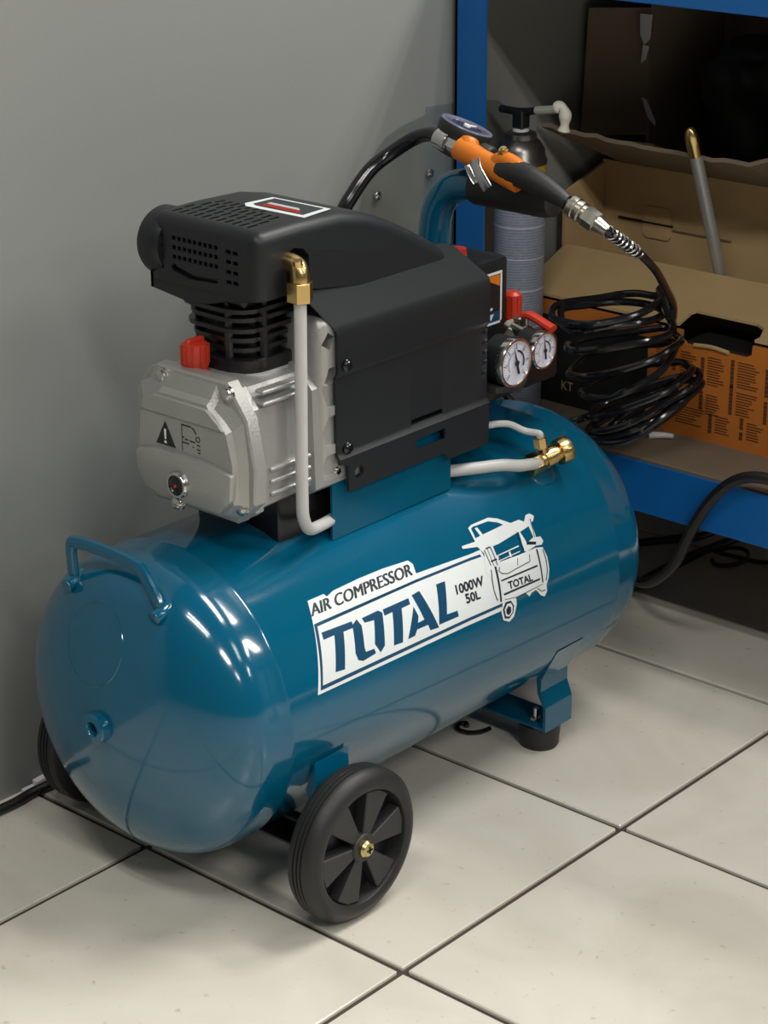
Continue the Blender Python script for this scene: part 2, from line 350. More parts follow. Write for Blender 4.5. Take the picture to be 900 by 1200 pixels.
D = {
'T1': [(0.0536, 58.9), (0.093, 59.8), (0.0923, 62.1), (0.0789, 61.9), (0.0672, 74.3), (0.055, 73.7), (0.0669, 61.6), (0.0527, 61.5)],
'O1': [(0.092, 61.1), (0.0995, 59.9), (0.1026, 62.7), (0.0976, 70.3), (0.0979, 71.9), (0.1093, 72.2), (0.1099, 74.0), (0.0919, 74.5), (0.0861, 73.4), (0.0848, 70.7)],
'O2': [(0.1061, 60.3), (0.1284, 60.3), (0.1328, 61.6), (0.1234, 72.9), (0.1162, 74.5), (0.1114, 70.8), (0.1196, 62.8), (0.1072, 62.2)],
'T2': [(0.1346, 60.7), (0.1708, 60.9), (0.1703, 63.2), (0.158, 63.2), (0.1475, 74.8), (0.1348, 74.4), (0.1451, 63.0), (0.134, 63.0)],
'A': [(0.1761, 60.5), (0.1875, 60.2), (0.1992, 75.8), (0.1868, 75.3), (0.1853, 73.0), (0.1695, 72.8), (0.1651, 74.6), (0.155, 74.6), (0.1732, 64.5), (0.1758, 68.5), (0.1727, 70.7), (0.1821, 70.6)],
'L': [(0.2118, 60.7), (0.2244, 61.0), (0.2136, 72.6), (0.2289, 73.1), (0.229, 75.3), (0.2, 74.9)],
'base': [(0.0563, 46.8), (0.0775, 46.9), (0.0795, 48.2), (0.0897, 47.2), (0.1264, 47.0), (0.1579, 47.3), (0.1923, 48.4), (0.1957, 50.3), (0.1937, 54.0), (0.2706, 55.9), (0.2872, 56.0), (0.2928, 78.1), (0.2934, 81.2), (0.2422, 80.4), (0.0282, 78.6)],
'frame_out': [(0.0496, 55.2), (0.1909, 56.0), (0.2685, 57.1), (0.2837, 57.5), (0.2952, 79.6), (0.2434, 78.9), (0.0326, 77.5)],
'frame_in': [(0.0522, 56.4), (0.1889, 57.0), (0.267, 58.1), (0.285, 58.6), (0.2942, 78.4), (0.2443, 77.7), (0.0364, 76.1)],
'pic': [(0.2892, 57.9), (0.3006, 56.6), (0.3072, 57.1), (0.3061, 61.7), (0.3057, 63.3), (0.3343, 64.0), (0.362, 64.3), (0.3718, 65.2), (0.3744, 69.4), (0.3732, 74.1), (0.3696, 77.4), (0.3649, 79.6), (0.3647, 82.3), (0.36, 83.9), (0.354, 82.6), (0.3477, 79.6), (0.3408, 79.8), (0.3361, 80.9), (0.3315, 78.9), (0.3156, 78.8), (0.3154, 81.5), (0.3098, 85.7), (0.3024, 86.9), (0.2931, 85.1), (0.2911, 81.6), (0.2947, 78.4), (0.2858, 74.6), (0.286, 67.2), (0.2818, 64.1)],
'pic_handle': [(0.2858, 46.7), (0.2916, 46.0), (0.3181, 46.1), (0.3291, 47.9), (0.3426, 51.6), (0.3554, 51.7), (0.361, 53.3), (0.3676, 51.2), (0.3736, 51.2), (0.3781, 52.8), (0.3741, 54.3), (0.3696, 54.9), (0.3677, 60.6), (0.3744, 61.1), (0.3758, 63.2), (0.3721, 64.2), (0.3629, 63.6), (0.3471, 64.2), (0.3438, 63.5), (0.3472, 55.9), (0.3072, 57.1), (0.2892, 57.9), (0.2845, 54.6), (0.2649, 53.0), (0.2652, 51.9), (0.2848, 52.4)],
'pic_dark1': [(0.2889, 47.3), (0.2925, 46.9), (0.3152, 47.4), (0.3262, 49.3), (0.3318, 51.0), (0.2962, 51.2), (0.2876, 51.3)],
'pic_post': [(0.2935, 47.8), (0.2972, 47.8), (0.2990, 51.3), (0.2950, 51.3)],
'pic_dark2': [(0.3046, 56.8), (0.3401, 57.2), (0.3384, 61.2), (0.3041, 61.0)],
'pic_dark3': [(0.3045, 62.0), (0.3394, 62.2), (0.344, 63.3), (0.3051, 63.0)],
'pic_dark4': [(0.3490, 56.2), (0.3640, 55.6), (0.3640, 60.2), (0.3520, 61.2)],
'pic_band1': [(0.2989, 69.8), (0.3567, 70.6), (0.3569, 71.3), (0.2992, 70.4)],
'pic_band2': [(0.2979, 75.1), (0.356, 75.9), (0.3562, 76.6), (0.299, 75.9)],
'pic_seam1': [(0.2955, 64.0), (0.2983, 64.2), (0.294, 77.7), (0.2914, 77.5)],
'pic_seam2': [(0.3612, 64.8), (0.3634, 65.0), (0.3605, 78.1), (0.3585, 78.1)],
'pic_wheel': [(0.2934, 80.9), (0.2987, 78.6), (0.3072, 78.9), (0.3112, 81.5), (0.3092, 83.9), (0.3024, 85.5), (0.2952, 84.6)],
'pic_ring': [(0.2960, 81.2), (0.3005, 79.5), (0.3067, 79.8), (0.3088, 81.6), (0.3074, 83.6), (0.3022, 84.7), (0.2970, 83.9)],
'ln_saddle': [(0.3021, 64.9), (0.299, 66.2), (0.3029, 67.9), (0.3115, 68.8), (0.3259, 68.5), (0.3465, 68.3), (0.3461, 68.0), (0.3255, 68.2), (0.3115, 68.5), (0.3036, 67.6), (0.3003, 66.3), (0.3029, 65.1)],
'ln_saddle2': [(0.3311, 64.7), (0.3278, 67.5), (0.3285, 67.6), (0.3318, 64.8)],
'ln_col1': [(0.2903, 56.8), (0.291, 63.1), (0.2919, 63.1), (0.2915, 56.8)],
'ln_col2': [(0.2999, 56.6), (0.3, 64.0), (0.3012, 64.0), (0.3012, 56.6)],
'ln_col3': [(0.2951, 56.5), (0.295, 63.6), (0.2958, 63.6), (0.2958, 56.5)],
'ln_box': [(0.2935, 62.0), (0.3026, 62.1), (0.3027, 61.5), (0.2935, 61.4)],
'ln_box2': [(0.2935, 56.8), (0.3007, 56.8), (0.3006, 56.3), (0.2935, 56.3)],
'ln_bot': [(0.2983, 77.6), (0.3158, 78.7), (0.3329, 78.9), (0.3589, 78.8), (0.3585, 78.6), (0.3325, 78.6), (0.3159, 78.5), (0.2984, 77.4)],
'ln_left': [(0.2893, 64.5), (0.2859, 68.8), (0.2852, 72.5), (0.287, 76.4), (0.2882, 76.4), (0.2861, 72.5), (0.2871, 68.9), (0.2905, 64.6)],
'ln_right': [(0.3702, 65.9), (0.3707, 70.0), (0.3691, 74.1), (0.3644, 77.9), (0.3656, 78.1), (0.3703, 74.3), (0.372, 70.1), (0.3714, 66.0)],
'ln_rail1': [(0.3013, 61.0), (0.3391, 61.1), (0.3391, 60.6), (0.3009, 60.6)],
'ln_rail2': [(0.3014, 63.0), (0.338, 63.1), (0.338, 62.8), (0.3011, 62.6)],
'ln_rail3': [(0.322, 61.3), (0.3213, 63.3), (0.324, 63.5), (0.3247, 61.4)],
'ln_knob': [(0.3492, 65.5), (0.3467, 68.2), (0.3478, 68.3), (0.35, 65.6)],
'ln_post': [(0.3443, 55.6), (0.3434, 63.3), (0.3446, 63.3), (0.3451, 55.6)],
'ln_arm': [(0.37, 53.3), (0.365, 60.6), (0.3658, 60.6), (0.3712, 53.3)],
'ln_arm2': [(0.3506, 61.7), (0.3637, 63.2), (0.3652, 62.2), (0.3522, 60.6)],
'ln_foot': [(0.3494, 79.4), (0.3562, 81.4), (0.3621, 81.6), (0.3618, 81.2), (0.3565, 81.1), (0.3502, 79.2)],
'pic_hub': [(0.2983, 81.5), (0.3022, 80.4), (0.3059, 81.4), (0.3057, 83.2), (0.3019, 84.1), (0.2984, 83.1)],
}
def sticker(name, keys, off, material, label=None):
    b2 = bmesh.new()
    for k in keys: poly(b2, D[k])
    wrap(b2, off); return obj(name, b2, material, tank, angle=60, label=label)
sticker('decal', ['base'], 0.0002, 'decal_white', 'white printed label on the tank side')
sticker('decal_frame', ['frame_out'], 0.00032, 'decal_blue', 'dark blue frame line of the label')
sticker('decal_panel', ['frame_in'], 0.00044, 'decal_white')
sticker('decal_lettering', ['T1', 'O1', 'O2', 'T2', 'A', 'L'], 0.00056, 'decal_blue', 'large dark blue letters')
b2 = bmesh.new()
for dx in (-0.0007, 0, 0.0007): text_map(b2, 'AIR COMPRESSOR', [(p+dx, a) for p, a in ((0.0515, 52.5), (0.1887, 54.0), (0.1927, 49.6), (0.0568, 48.3))], 0.0)
wrap(b2, 0.00036); obj('decal_heading', b2, 'decal_black', tank, angle=60)
b2 = bmesh.new()
text_map(b2, '1000W', [(0.2335, 67.6), (0.2744, 68.9), (0.2761, 65.1), (0.2349, 63.9)], 0.034)
text_map(b2, '50L', [(0.2438, 72.4), (0.265, 72.9), (0.2655, 69.6), (0.2438, 68.5)], 0.034)
wrap(b2, 0.0006); obj('decal_rating', b2, 'decal_black', tank, angle=60)
sticker('decal_picture', ['pic', 'pic_handle'], 0.00068, 'decal_white', 'small line drawing of the compressor')
sticker('decal_picture_gap', ['pic_dark1', 'pic_dark2', 'pic_dark3', 'pic_dark4'], 0.0008, 'teal')
sticker('decal_picture_line', ['pic_band1', 'pic_band2', 'pic_seam1', 'pic_seam2', 'pic_wheel'], 0.00084, 'decal_black')
sticker('decal_picture_post', ['pic_post'], 0.00092, 'decal_white'); sticker('decal_picture_rim', ['pic_ring'], 0.00092, 'decal_white')
sticker('decal_picture_rail', ['ln_rail1', 'ln_rail2', 'ln_rail3'], 0.00086, 'decal_white')
b3 = bmesh.new()
for k in D:
    if k.startswith('ln_') and 'rail' not in k: poly(b3, D[k])
wrap(b3, 0.00092); tag(obj('decal_picture_outline', b3, 'decal_black', tank, angle=60), None, None, kind='stuff')
b2 = bmesh.new(); poly(b2, D['pic_hub']); text_map(b2, 'TOTAL', [(0.3073, 74.6), (0.3454, 75.6), (0.3449, 72.7), (0.3074, 71.5)], 0.03)
wrap(b2, 0.001); obj('decal_picture_lettering', b2, 'decal_black', tank, angle=60)

# tank end: drain boss, raised ring, carry handle
bm = bmesh.new(); bx = CX-TL-TE
lathe(bm, [(0.004, 0.0155), (-0.006, 0.0145), (-0.0075, 0.013), (-0.0078, 0.0075), (-0.006, 0.0062), (0.003, 0.0058), (0.003, 0.0)], (bx, CY-0.004, CZ+0.004), (1, 0, 0), 32)
obj('drain_boss', bm, 'teal', tank)
def dome(y, z, off=0.0):
    q = max(0, 1-((y-CY)**2+(z-CZ)**2)/R**2); return Vector((CX-TL-TE*sqrt(q)-off, y, z))
pts = [dome(CY+0.010+0.036*cos(2*pi*k/40), CZ+0.076+0.036*sin(2*pi*k/40), -0.0004) for k in range(41)]
bm = bmesh.new(); tube(bm, pts, 0.0011, 6, sub=0); obj('raised_ring', bm, 'teal', tank)
bm = bmesh.new()
tube(bm, [(-0.068, 0.335, 0.300), (-0.071, 0.334, 0.338), (-0.071, 0.326, 0.3465), (-0.071, 0.29, 0.3485), (-0.071, 0.25, 0.346), (-0.071, 0.238, 0.340), (-0.070, 0.222, 0.316), (-0.068, 0.2185, 0.304)], 0.005, 10, 8, rz=(0.0065, 0.0042))
for y, z in ((0.335, 0.304), (0.2185, 0.306)):
    cyl(bm, (-0.080, y-0.001, z), (-0.058, y-0.001, z+0.006), 0.0065, 14, 0.001)
obj('carry_handle', bm, 'teal', comp)

# wheels
def wheel(y0, sgn):
    wx, wz, WR = 0.042, 0.0747, 0.0747
    o = Vector((wx, y0, wz)); ax = Vector((0, sgn, 0))     # ax points outwards
    W = 0.034
    bm = bmesh.new()
    pr = [(-W, 0.050), (-W, WR-0.010), (-W+0.004, WR-0.002), (-W+0.008, WR)]
    for g in (0.012, 0.0165, 0.021): pr += [(-W+g-0.0012, WR), (-W+g-0.0006, WR-0.0016), (-W+g+0.0006, WR-0.0016), (-W+g+0.0012, WR)]
    pr += [(-0.008, WR-0.0005), (-0.003, WR-0.005), (-0.0005, WR-0.010), (0, WR-0.014), (-0.0015, 0.0565), (-0.004, 0.0555), (-0.012, 0.055), (-0.02, 0.050), (-W, 0.050)]
    lathe(bm, pr, o, ax, 64)
    whl = obj('wheel', bm, 'rubber', comp)
    bm = bmesh.new(); lathe(bm, [(-0.022, 0.056), (-0.016, 0.056), (-0.016, 0)], o, ax, 48); obj('wheel_disc', bm, 'black_iron', whl)
    for k in range(6):
        a = k*pi/3+0.12; bm = bmesh.new(); d = Vector((cos(a)*1, 0, sin(a))); s = Vector((-sin(a), 0, cos(a)))
        P = [o+ax*-0.0035+d*0.010+s*0.0045, o+ax*-0.0035+d*0.010-s*0.0045, o+ax*-0.0035+d*0.0525-s*0.0152, o+ax*-0.0035+d*0.0558, o+ax*-0.0035+d*0.0525+s*0.0152]
        prism(bm, P, ax*-0.013, 0.001, 1); obj('spoke', bm, 'hub_grey', whl, smooth=False)
    bm = bmesh.new(); lathe(bm, [(-0.018, 0.0145), (-0.003, 0.0145), (-0.0015, 0.013), (-0.0015, 0)], o, ax, 28); obj('hub', bm, 'hub_grey', whl)
    bm = bmesh.new(); lathe(bm, [(-0.002, 0.0085), (0.001, 0.0085), (0.0035, 0.0065), (0.0045, 0.003), (0.0045, 0)], o, ax, 20)
    hb = obj('hub_bolt', bm, 'yellow_zinc', whl)
    bm = bmesh.new()
    box(bm, o+ax*0.0046+Vector((-0.0035, -0.0006, -0.0008)), o+ax*0.0046+Vector((0.0035, 0.0006, 0.0008))); box(bm, o+ax*0.0046+Vector((-0.0008, -0.0006, -0.0035)), o+ax*0.0046+Vector((0.0008, 0.0006, 0.0035)))
    obj('bolt_cross', bm, 'black_void', whl, smooth=False)
    return whl
wheel(0.080, -1); wheel(0.460, 1)
# axle bracket: bar under the tank, a strap up to the tank on each side
bm = bmesh.new()
box(bm, (0.018, 0.125, 0.060), (0.066, 0.415, 0.064), 0.001, 1)
for y, s in ((0.125, -1), (0.415, 1)): box(bm, (0.018, y-0.002, 0.060), (0.066, y+0.002, 0.090), 0.001, 1)
axb = obj('axle_bracket', bm, 'black_iron', comp, smooth=False)
bm = bmesh.new()
for s in (-1, 1):
    a1 = 112
    P = [(0.0, a1-20), (0.0, a1)]
    yb, zb = CY+s*0.145, 0.088
    t0 = (CY+s*(R+0.002)*sin(radians(104)), CZ+(R+0.002)*cos(radians(104)))
    t1 = (CY+s*(R+0.002)*sin(radians(117)), CZ+(R+0.002)*cos(radians(117)))
    outl = [t0, t1, (CY+s*0.143, 0.105), (CY+s*0.143, 0.062), (CY+s*0.147, 0.062), (CY+s*0.148, 0.108)]
    bm = bmesh.new(); prism(bm, [Vector((0.022, y, z)) for y, z in outl], (0.045, 0, 0)); obj('strap', bm, 'teal', axb, smooth=False)
bm = bmesh.new(); cyl(bm, (0.042, 0.098, 0.0747), (0.042, 0.442, 0.0747), 0.006, 16); obj('axle', bm, 'black_iron', axb)
bm = bmesh.new(); box(bm, (-0.035, 0.13, 0.062), (0.018, 0.40, 0.078), 0.002, 1)
# rear foot bracket
bm = bmesh.new(); box(bm, (0.404, 0.150, 0.027), (0.448, 0.390, 0.031), 0.001, 1)
fb = obj('foot_bracket', bm, 'teal', comp, smooth=False)
for s in (-1, 1):
    bm = bmesh.new()
    y0 = CY+s*0.120
    yc = lambda v: CY+s*v
    t0 = (yc((R+0.001)*sin(radians(116))), CZ+(R+0.001)*cos(radians(116)))
    t1 = (yc((R+0.001)*sin(radians(134))), CZ+(R+0.001)*cos(radians(134)))
    outl = [t0, t1, (yc(0.109), 0.070), (yc(0.117), 0.055), (yc(0.117), 0.027), (yc(0.1205), 0.027), (yc(0.1205), 0.056), (yc(0.1135), 0.073), (yc(0.114), 0.088)]
    rings = []
    for y, z in outl: pass
    prism(bm, [Vector((0.404, y, z)) for y, z in outl], (0.046, 0, 0))
    obj('strap', bm, 'teal', fb, smooth=False)
    bm = bmesh.new(); lathe(bm, [(0, 0.019), (0.003, 0.021), (0.024, 0.0225), (0.027, 0.0225)], (0.424, yc(0.098), 0), (0, 0, 1), 32); obj('rubber_foot', bm, 'rubber', fb)
    bm = bmesh.new(); cyl(bm, (0.414, yc(0.100), 0.031), (0.414, yc(0.100), 0.036), 0.006, 6); cyl(bm, (0.414, yc(0.100), 0.036), (0.414, yc(0.100), 0.047), 0.003, 12); obj('foot_bolt', bm, 'chrome', fb)

# pump: saddle plates, crankcase, cover
PY = 0.266
bm = bmesh.new(); box(bm, (0.075, 0.215, 0.325), (0.325, 0.322, 0.378), 0.004, 2); obj('pump_base', bm, 'black_iron', comp)
for s in (-1, 1):
    bm = bmesh.new(); y = 0.198 if s < 0 else 0.342
    yo = y-0.0025 if s < 0 else y+0.0025
    prism(bm, [Vector((x, y, z)) for x, z in ((0.1275, 0.3215), (0.128, 0.395), (0.136, 0.401), (0.236, 0.403), (0.285, 0.403), (0.2995, 0.395), (0.2995, 0.3235))], (0, yo-y, 0))
    # rounded heel where the plate turns in under the pump
    tube(bm, [(0.1275, y, 0.3225), (0.2995, y, 0.3245)], 0.0025, 8, 1)
    sb = obj('saddle_bracket', bm, 'teal', comp, smooth=False)
bm = bmesh.new()
sec = [(0.192, 0.380), (0.200, 0.374), (0.330, 0.374), (0.340, 0.384), (0.340, 0.465), (0.325, 0.490), (0.300, 0.498), (0.235, 0.498), (0.210, 0.493), (0.195, 0.475)]
loft(bm, [[Vector((x, PY+(y-PY)*k, 0.44+(z-0.44)*k)) for y, z in sec] for x, k in ((0.024, 1.0), (0.034, 1.0), (0.0345, 0.96), (0.10, 0.93), (0.102, 1.0), (0.175, 1.0))])
for z in (0.489, 0.478): box(bm, (0.038, 0.1925, z-0.0018), (0.094, 0.2035, z+0.0018), 0.001, 1)
for z in (0.415, 0.4035, 0.392): box(bm, (0.046, 0.1925, z-0.002), (0.098, 0.2035, z+0.002), 0.001, 1)
crank = obj('crankcase', bm, 'cast_alu', comp, angle=30)
# motor end bell with openings
bm = bmesh.new()
box(bm, (0.108, 0.191, 0.376), (0.150, 0.341, 0.540), 0.010, 3)
eb = obj('motor_end_bell', bm, 'cast_alu', comp, angle=30)
cut = bmesh.new()
for z0, z1, bulge in ((0.455, 0.492, 0.004), (0.418, 0.446, 0.003), (0.390, 0.409, 0.0)):
    prism(cut, [Vector((x, 0.17, z)) for x, z in ((0.114+bulge, z0), (0.133, z0), (0.133, z1), (0.117+bulge, z1), (0.1125, (z0+z1)/2))], (0, 0.045, 0))
box(cut, (0.1155, 0.17, 0.511), (0.1265, 0.215, 0.524), rot=Matrix.Rotation(0.6, 3, 'Y'))
boolean_cut(eb, cut)
# cover
bm = bmesh.new()
def oct_(x, yc_, zc_, hy, z0, z1, cb, ct):
    return [Vector((x, yc_+a, b)) for a, b in ((-hy, z0+cb), (-hy+cb, z0), (hy-cb, z0), (hy, z0+cb), (hy+0.002, (z0+z1)/2-0.01), (hy-ct*0.25, z1-ct), (hy-ct, z1), (-hy+ct, z1), (-hy+ct*0.25, z1-ct), (-hy-0.002, (z0+z1)/2-0.01))]
FY = 0.2565
loft(bm, [oct_(0.026, FY, 0, 0.075, 0.371, 0.501, 0.022, 0.030), oct_(0.014, FY, 0, 0.0745, 0.371, 0.501, 0.022, 0.030), oct_(0.0125, FY, 0, 0.073, 0.373, 0.499, 0.022, 0.030)])
cov = obj('crankcase_cover', bm, 'cast_alu', comp, angle=25)
bm = bmesh.new()
bow = [Vector((0.0125, FY+a, b)) for a, b in ((-0.068, 0.390), (-0.050, 0.376), (0.030, 0.374), (0.055, 0.378), (0.071, 0.398), (0.073, 0.43), (0.066, 0.480), (0.046, 0.488), (0.034, 0.4965), (-0.032, 0.4965), (-0.036, 0.485), (-0.052, 0.478), (-0.064, 0.468), (-0.069, 0.43))]
top = [Vector((0.001, FY+a, b)) for a, b in ((-0.060, 0.394), (-0.047, 0.381), (0.030, 0.380), (0.048, 0.384), (0.057, 0.400), (0.059, 0.43), (0.054, 0.466), (0.040, 0.476), (0.030, 0.480), (-0.030, 0.480), (-0.034, 0.474), (-0.044, 0.466), (-0.053, 0.458), (-0.060, 0.43))]
mid = [Vector((0.006, (p.y*0.25+q.y*0.75), (p.z*0.25+q.z*0.75))) for p, q in zip(bow, top)]
loft(bm, [bow, mid, top])
obj('cover_bowl', bm, 'cast_alu', cov, angle=18)
bm = bmesh.new()     # lower ledge, thicker than the plate with the warning print
prism(bm, [Vector((0.004, FY+a, b)) for a, b in ((-0.061, 0.398), (-0.046, 0.383), (0.028, 0.382), (0.049, 0.387), (0.058, 0.402), (0.060, 0.421), (0.030, 0.4285), (-0.03, 0.4275), (-0.063, 0.4225))], (-0.0085, 0, 0), 0.0025, 2)
obj('cover_ledge', bm, 'cast_alu', cov, angle=25)
bm = bmesh.new()     # upper lip of the recessed plate
prism(bm, [Vector((0.003, FY+a, b)) for a, b in ((-0.0525, 0.4595), (0.0555, 0.4595), (0.050, 0.4705), (0.036, 0.4775), (-0.030, 0.4775), (-0.046, 0.4665))], (-0.004, 0, 0), 0.0015, 1)
obj('cover_lip', bm, 'cast_alu', cov, angle=25)
def screw(x, y, z, parent, r=0.0062, ax=(-1, 0, 0)):
    bm = bmesh.new(); lathe(bm, [(-0.002, r*1.15), (0.0008, r*1.15), (0.0010, r*0.9), (0.0035, r*0.85), (0.0045, r*0.5), (0.0045, 0)], (x, y, z), ax, 14); obj('screw', bm, 'chrome', parent)
for y, z in ((0.210, 0.4915), (0.2925, 0.4915), (0.1965, 0.388)): screw(0.0115, y, z, cov)
screw(-0.0045, 0.2615, 0.3815, cov)
bm = bmesh.new(); lathe(bm, [(-0.002, 0.0125), (0.005, 0.0125), (0.0065, 0.0115), (0.0065, 0.0095), (0.004, 0.009), (0.004, 0)], (-0.0035, 0.2585, 0.4005), (-1, 0, 0), 32); sg = obj('sight_glass', bm, 'chrome', cov)
bm = bmesh.new(); lathe(bm, [(0, 0.0088), (0.0052, 0.0088), (0.0062, 0.006), (0.0064, 0)], (-0.0035, 0.2585, 0.4005), (-1, 0, 0), 28); obj('sight_glass_lens', bm, 'black_gloss', cov)
bm = bmesh.new(); lathe(bm, [(0, 0.0016), (0.0009, 0.0016), (0.0009, 0)], (-0.0098, 0.2585, 0.4000), (-1, 0, 0), 12); obj('sight_glass_dot', bm, 'red', cov)
# warning print, laid on the recessed plate (x = 0.001)
def flat(name, polys, mt, x, par, th=0.0003):
    bm = bmesh.new()
    for P in polys: prism(bm, [Vector((x, y, z)) for y, z in P], (-th, 0, 0))
    return obj(name, bm, mt, par, smooth=False)
ty, tz = 0.2800, 0.4405
flat('warning_triangle', [[(ty+0.0125, tz-0.0095), (ty-0.0125, tz-0.0095), (ty, tz+0.0135)]], 'warn_black', 0.0009, cov)
flat('warning_mark', [[(ty+0.0013, tz+0.006), (ty-0.0013, tz+0.006), (ty-0.0009, tz-0.0035), (ty+0.0009, tz-0.0035)], [(ty+0.0013, tz-0.0052), (ty-0.0013, tz-0.0052), (ty-0.0013, tz-0.0075), (ty+0.0013, tz-0.0075)]], 'decal_white', 0.0005, cov)
bl = []
def bar(y0, z0, y1, z1): bl.append([(y0, z0), (y1, z0), (y1, z1), (y0, z1)])
gy = 0.2590
bar(gy, 0.456, gy-0.0005, 0.431); bar(gy, 0.456, gy-0.012, 0.4548)
for y, z, l in ((gy-0.001, 0.4445, 0.002), (gy-0.004, 0.443, 0.004), (gy-0.010, 0.4425, 0.007), (gy-0.001, 0.4395, 0.008), (gy-0.0135, 0.4375, 0.0015), (gy-0.019, 0.4405, 0.004), (gy-0.019, 0.4365, 0.004), (gy-0.020, 0.4335, 0.003)): bar(y, z, y-l, z-0.0010)
bl.append([(gy-0.013, 0.4555), (gy-0.016, 0.4545), (gy-0.019, 0.4500), (gy-0.0175, 0.4500), (gy-0.0155, 0.4535), (gy-0.013, 0.4542)])
for k in range(12):
    a0, a1 = 2*pi*k/12, 2*pi*(k+1)/12; c = (gy-0.0205, 0.4455)
    bl.append([(c[0]+r*cos(a), c[1]+r*sin(a)) for r, a in ((0.0028, a0), (0.0028, a1), (0.0020, a1), (0.0020, a0))])
flat('warning_print', bl, 'warn_black', 0.0009, cov)
# oil cap
bm = bmesh.new(); lathe(bm, [(0, 0.016), (0.004, 0.0145), (0.006, 0.0135)], (0.033, 0.272, 0.4875), (0, 0, 1), 28); obj('filler_neck', bm, 'cast_alu', crank)
bm = bmesh.new(); c0 = Vector((0.033, 0.272, 0.4925))
lathe(bm, [(0, 0.0125), (0.004, 0.0125), (0.005, 0.011), (0.008, 0.0125), (0.028, 0.0118), (0.029, 0.010), (0.029, 0)], c0, (0, 0, 1), 24)
for k in range(10):
    a = 2*pi*k/10; p = c0+Vector((cos(a)*0.012, sin(a)*0.012, 0)); box(bm, p+Vector((-0.001, -0.001, 0.009)), p+Vector((0.001, 0.001, 0.027)))
box(bm, c0+Vector((-0.010, -0.003, 0.028)), c0+Vector((0.010, 0.003, 0.033)), 0.001, 1)
obj('oil_cap', bm, 'red', comp, angle=30)
# finned cylinder
bm = bmesh.new()
cxx = 0.0885
loft(bm, [[Vector((x, y, z)) for x, y in rrect(cxx, PY, h, h, 0.030, 5)] for z, h in ((0.494, 0.0425), (0.5055, 0.0425), (0.5065, 0.041))])
lathe(bm, [(0, 0.034), (0.075, 0.034)], (cxx, PY, 0.500), (0, 0, 1), 32)
for k, z in enumerate((0.5145, 0.524, 0.5335, 0.543, 0.5525)):
    h = (0.0375, 0.0385, 0.0415, 0.040, 0.0445)[k]
    loft(bm, [[Vector((x, y, z+dz)) for x, y in rrect(cxx, PY, h, h, 0.024, 4)] for dz in (-0.0019, 0.0019)])
for a_ in (0.4, 2.3, 3.6, 4.4, 5.4):
    d_ = Vector((cos(a_), sin(a_), 0)); cyl(bm, Vector((cxx, PY, 0.504))+d_*0.039, Vector((cxx, PY, 0.562))+d_*0.039, 0.0042, 8)
box(bm, (cxx-0.040, PY-0.042, 0.556), (cxx+0.06, PY+0.042, 0.580), 0.004, 1)
cylo = obj('finned_cylinder', bm, 'black_iron', comp, angle=30)
bm = bmesh.new(); loft(bm, [[Vector((x, y, z)) for x, y in rrect(cxx, PY, 0.0435, 0.0435, 0.031, 5)] for z in (0.4915, 0.4942)]); obj('gasket', bm, 'bare_alu', cylo, smooth=False)
# motor body under the cover
bm = bmesh.new(); box(bm, (0.140, 0.196, 0.376), (0.335, 0.338, 0.552), 0.02, 3); obj('motor_body', bm, 'black_iron', comp)
# cowl: side profile drawn in x, z and extruded across
top_p = [(0.043, 0.6285), (0.10, 0.6295), (0.152, 0.628), (0.184, 0.6215), (0.210, 0.612), (0.2309, 0.6025), (0.255, 0.5905), (0.28, 0.5765), (0.305, 0.5625), (0.33, 0.5475), (0.346, 0.5385)]
low_p = [(0.346, 0.531), (0.12, 0.565), (0.107, 0.568), (0.0945, 0.568), (0.0425, 0.5675)]
bm = bmesh.new()
t = bmesh.new(); f = t.faces.new([t.verts.new((x, 0.2, z)) for x, z in top_p+low_p])
g = bmesh.ops.extrude_face_region(t, geom=[f]); bmesh.ops.translate(t, verts=[e for e in g['geom'] if isinstance(e, bmesh.types.BMVert)], vec=(0, 0.138, 0))
bmesh.ops.recalc_face_normals(t, faces=t.faces)
ed = [e for e in t.edges if e.calc_face_angle(0) > 0.5 and (e.verts[0].co.z > 0.5695 or e.verts[1].co.z > 0.5695 or min(v.co.x for v in e.verts) > 0.3) and not (min(v.co.x for v in e.verts) > 0.34)]
bmesh.ops.bevel(t, geom=ed, offset=0.0125, segments=5, affect='EDGES', profile=0.5); merge(bm, t)
cowl = obj('cowl', bm, 'black_plastic', comp, angle=32)
cut = bmesh.new()
for r_, (x, n_, y0) in enumerate(((0.062, 11, 0.2225), (0.0775, 11, 0.2235), (0.093, 10, 0.2265), (0.108, 7, 0.252))):
    for k in range(n_): box(cut, (x-0.0062, y0+k*0.0094, 0.6225), (x+0.0062, y0+k*0.0094+0.0036, 0.64))
for k in range(4): box(cut, (0.03, 0.318, 0.579+k*0.0095), (0.0475, 0.3265, 0.5825+k*0.0095))
for k in range(4):
    for j in range(9):
        if k < 1 and j < 8: continue
        box(cut, (0.03, 0.249+j*0.0066, 0.5815+k*0.0085), (0.047, 0.2535+j*0.0066, 0.5855+k*0.0085))
for k in range(4):
    for j in range(2): box(cut, (0.03, 0.224+j*0.0085, 0.579+k*0.009), (0.0475, 0.2305+j*0.0085, 0.5825+k*0.009))
prism(cut, [Vector((0.02, y, z)) for y, z in ((0.250, 0.5765), (0.285, 0.5745), (0.307, 0.579), (0.309, 0.5835), (0.300, 0.5835), (0.28, 0.579), (0.250, 0.5805))], (0.028, 0, 0))
prism(cut, [Vector((x, 0.15, z)) for x, z in ((0.0785, 0.55), (0.0785, 0.600), (0.083, 0.6065), (0.0885, 0.6085), (0.100, 0.6055), (0.107, 0.598), (0.1075, 0.55))], (0, 0.082, 0))
boolean_cut(cowl, cut)
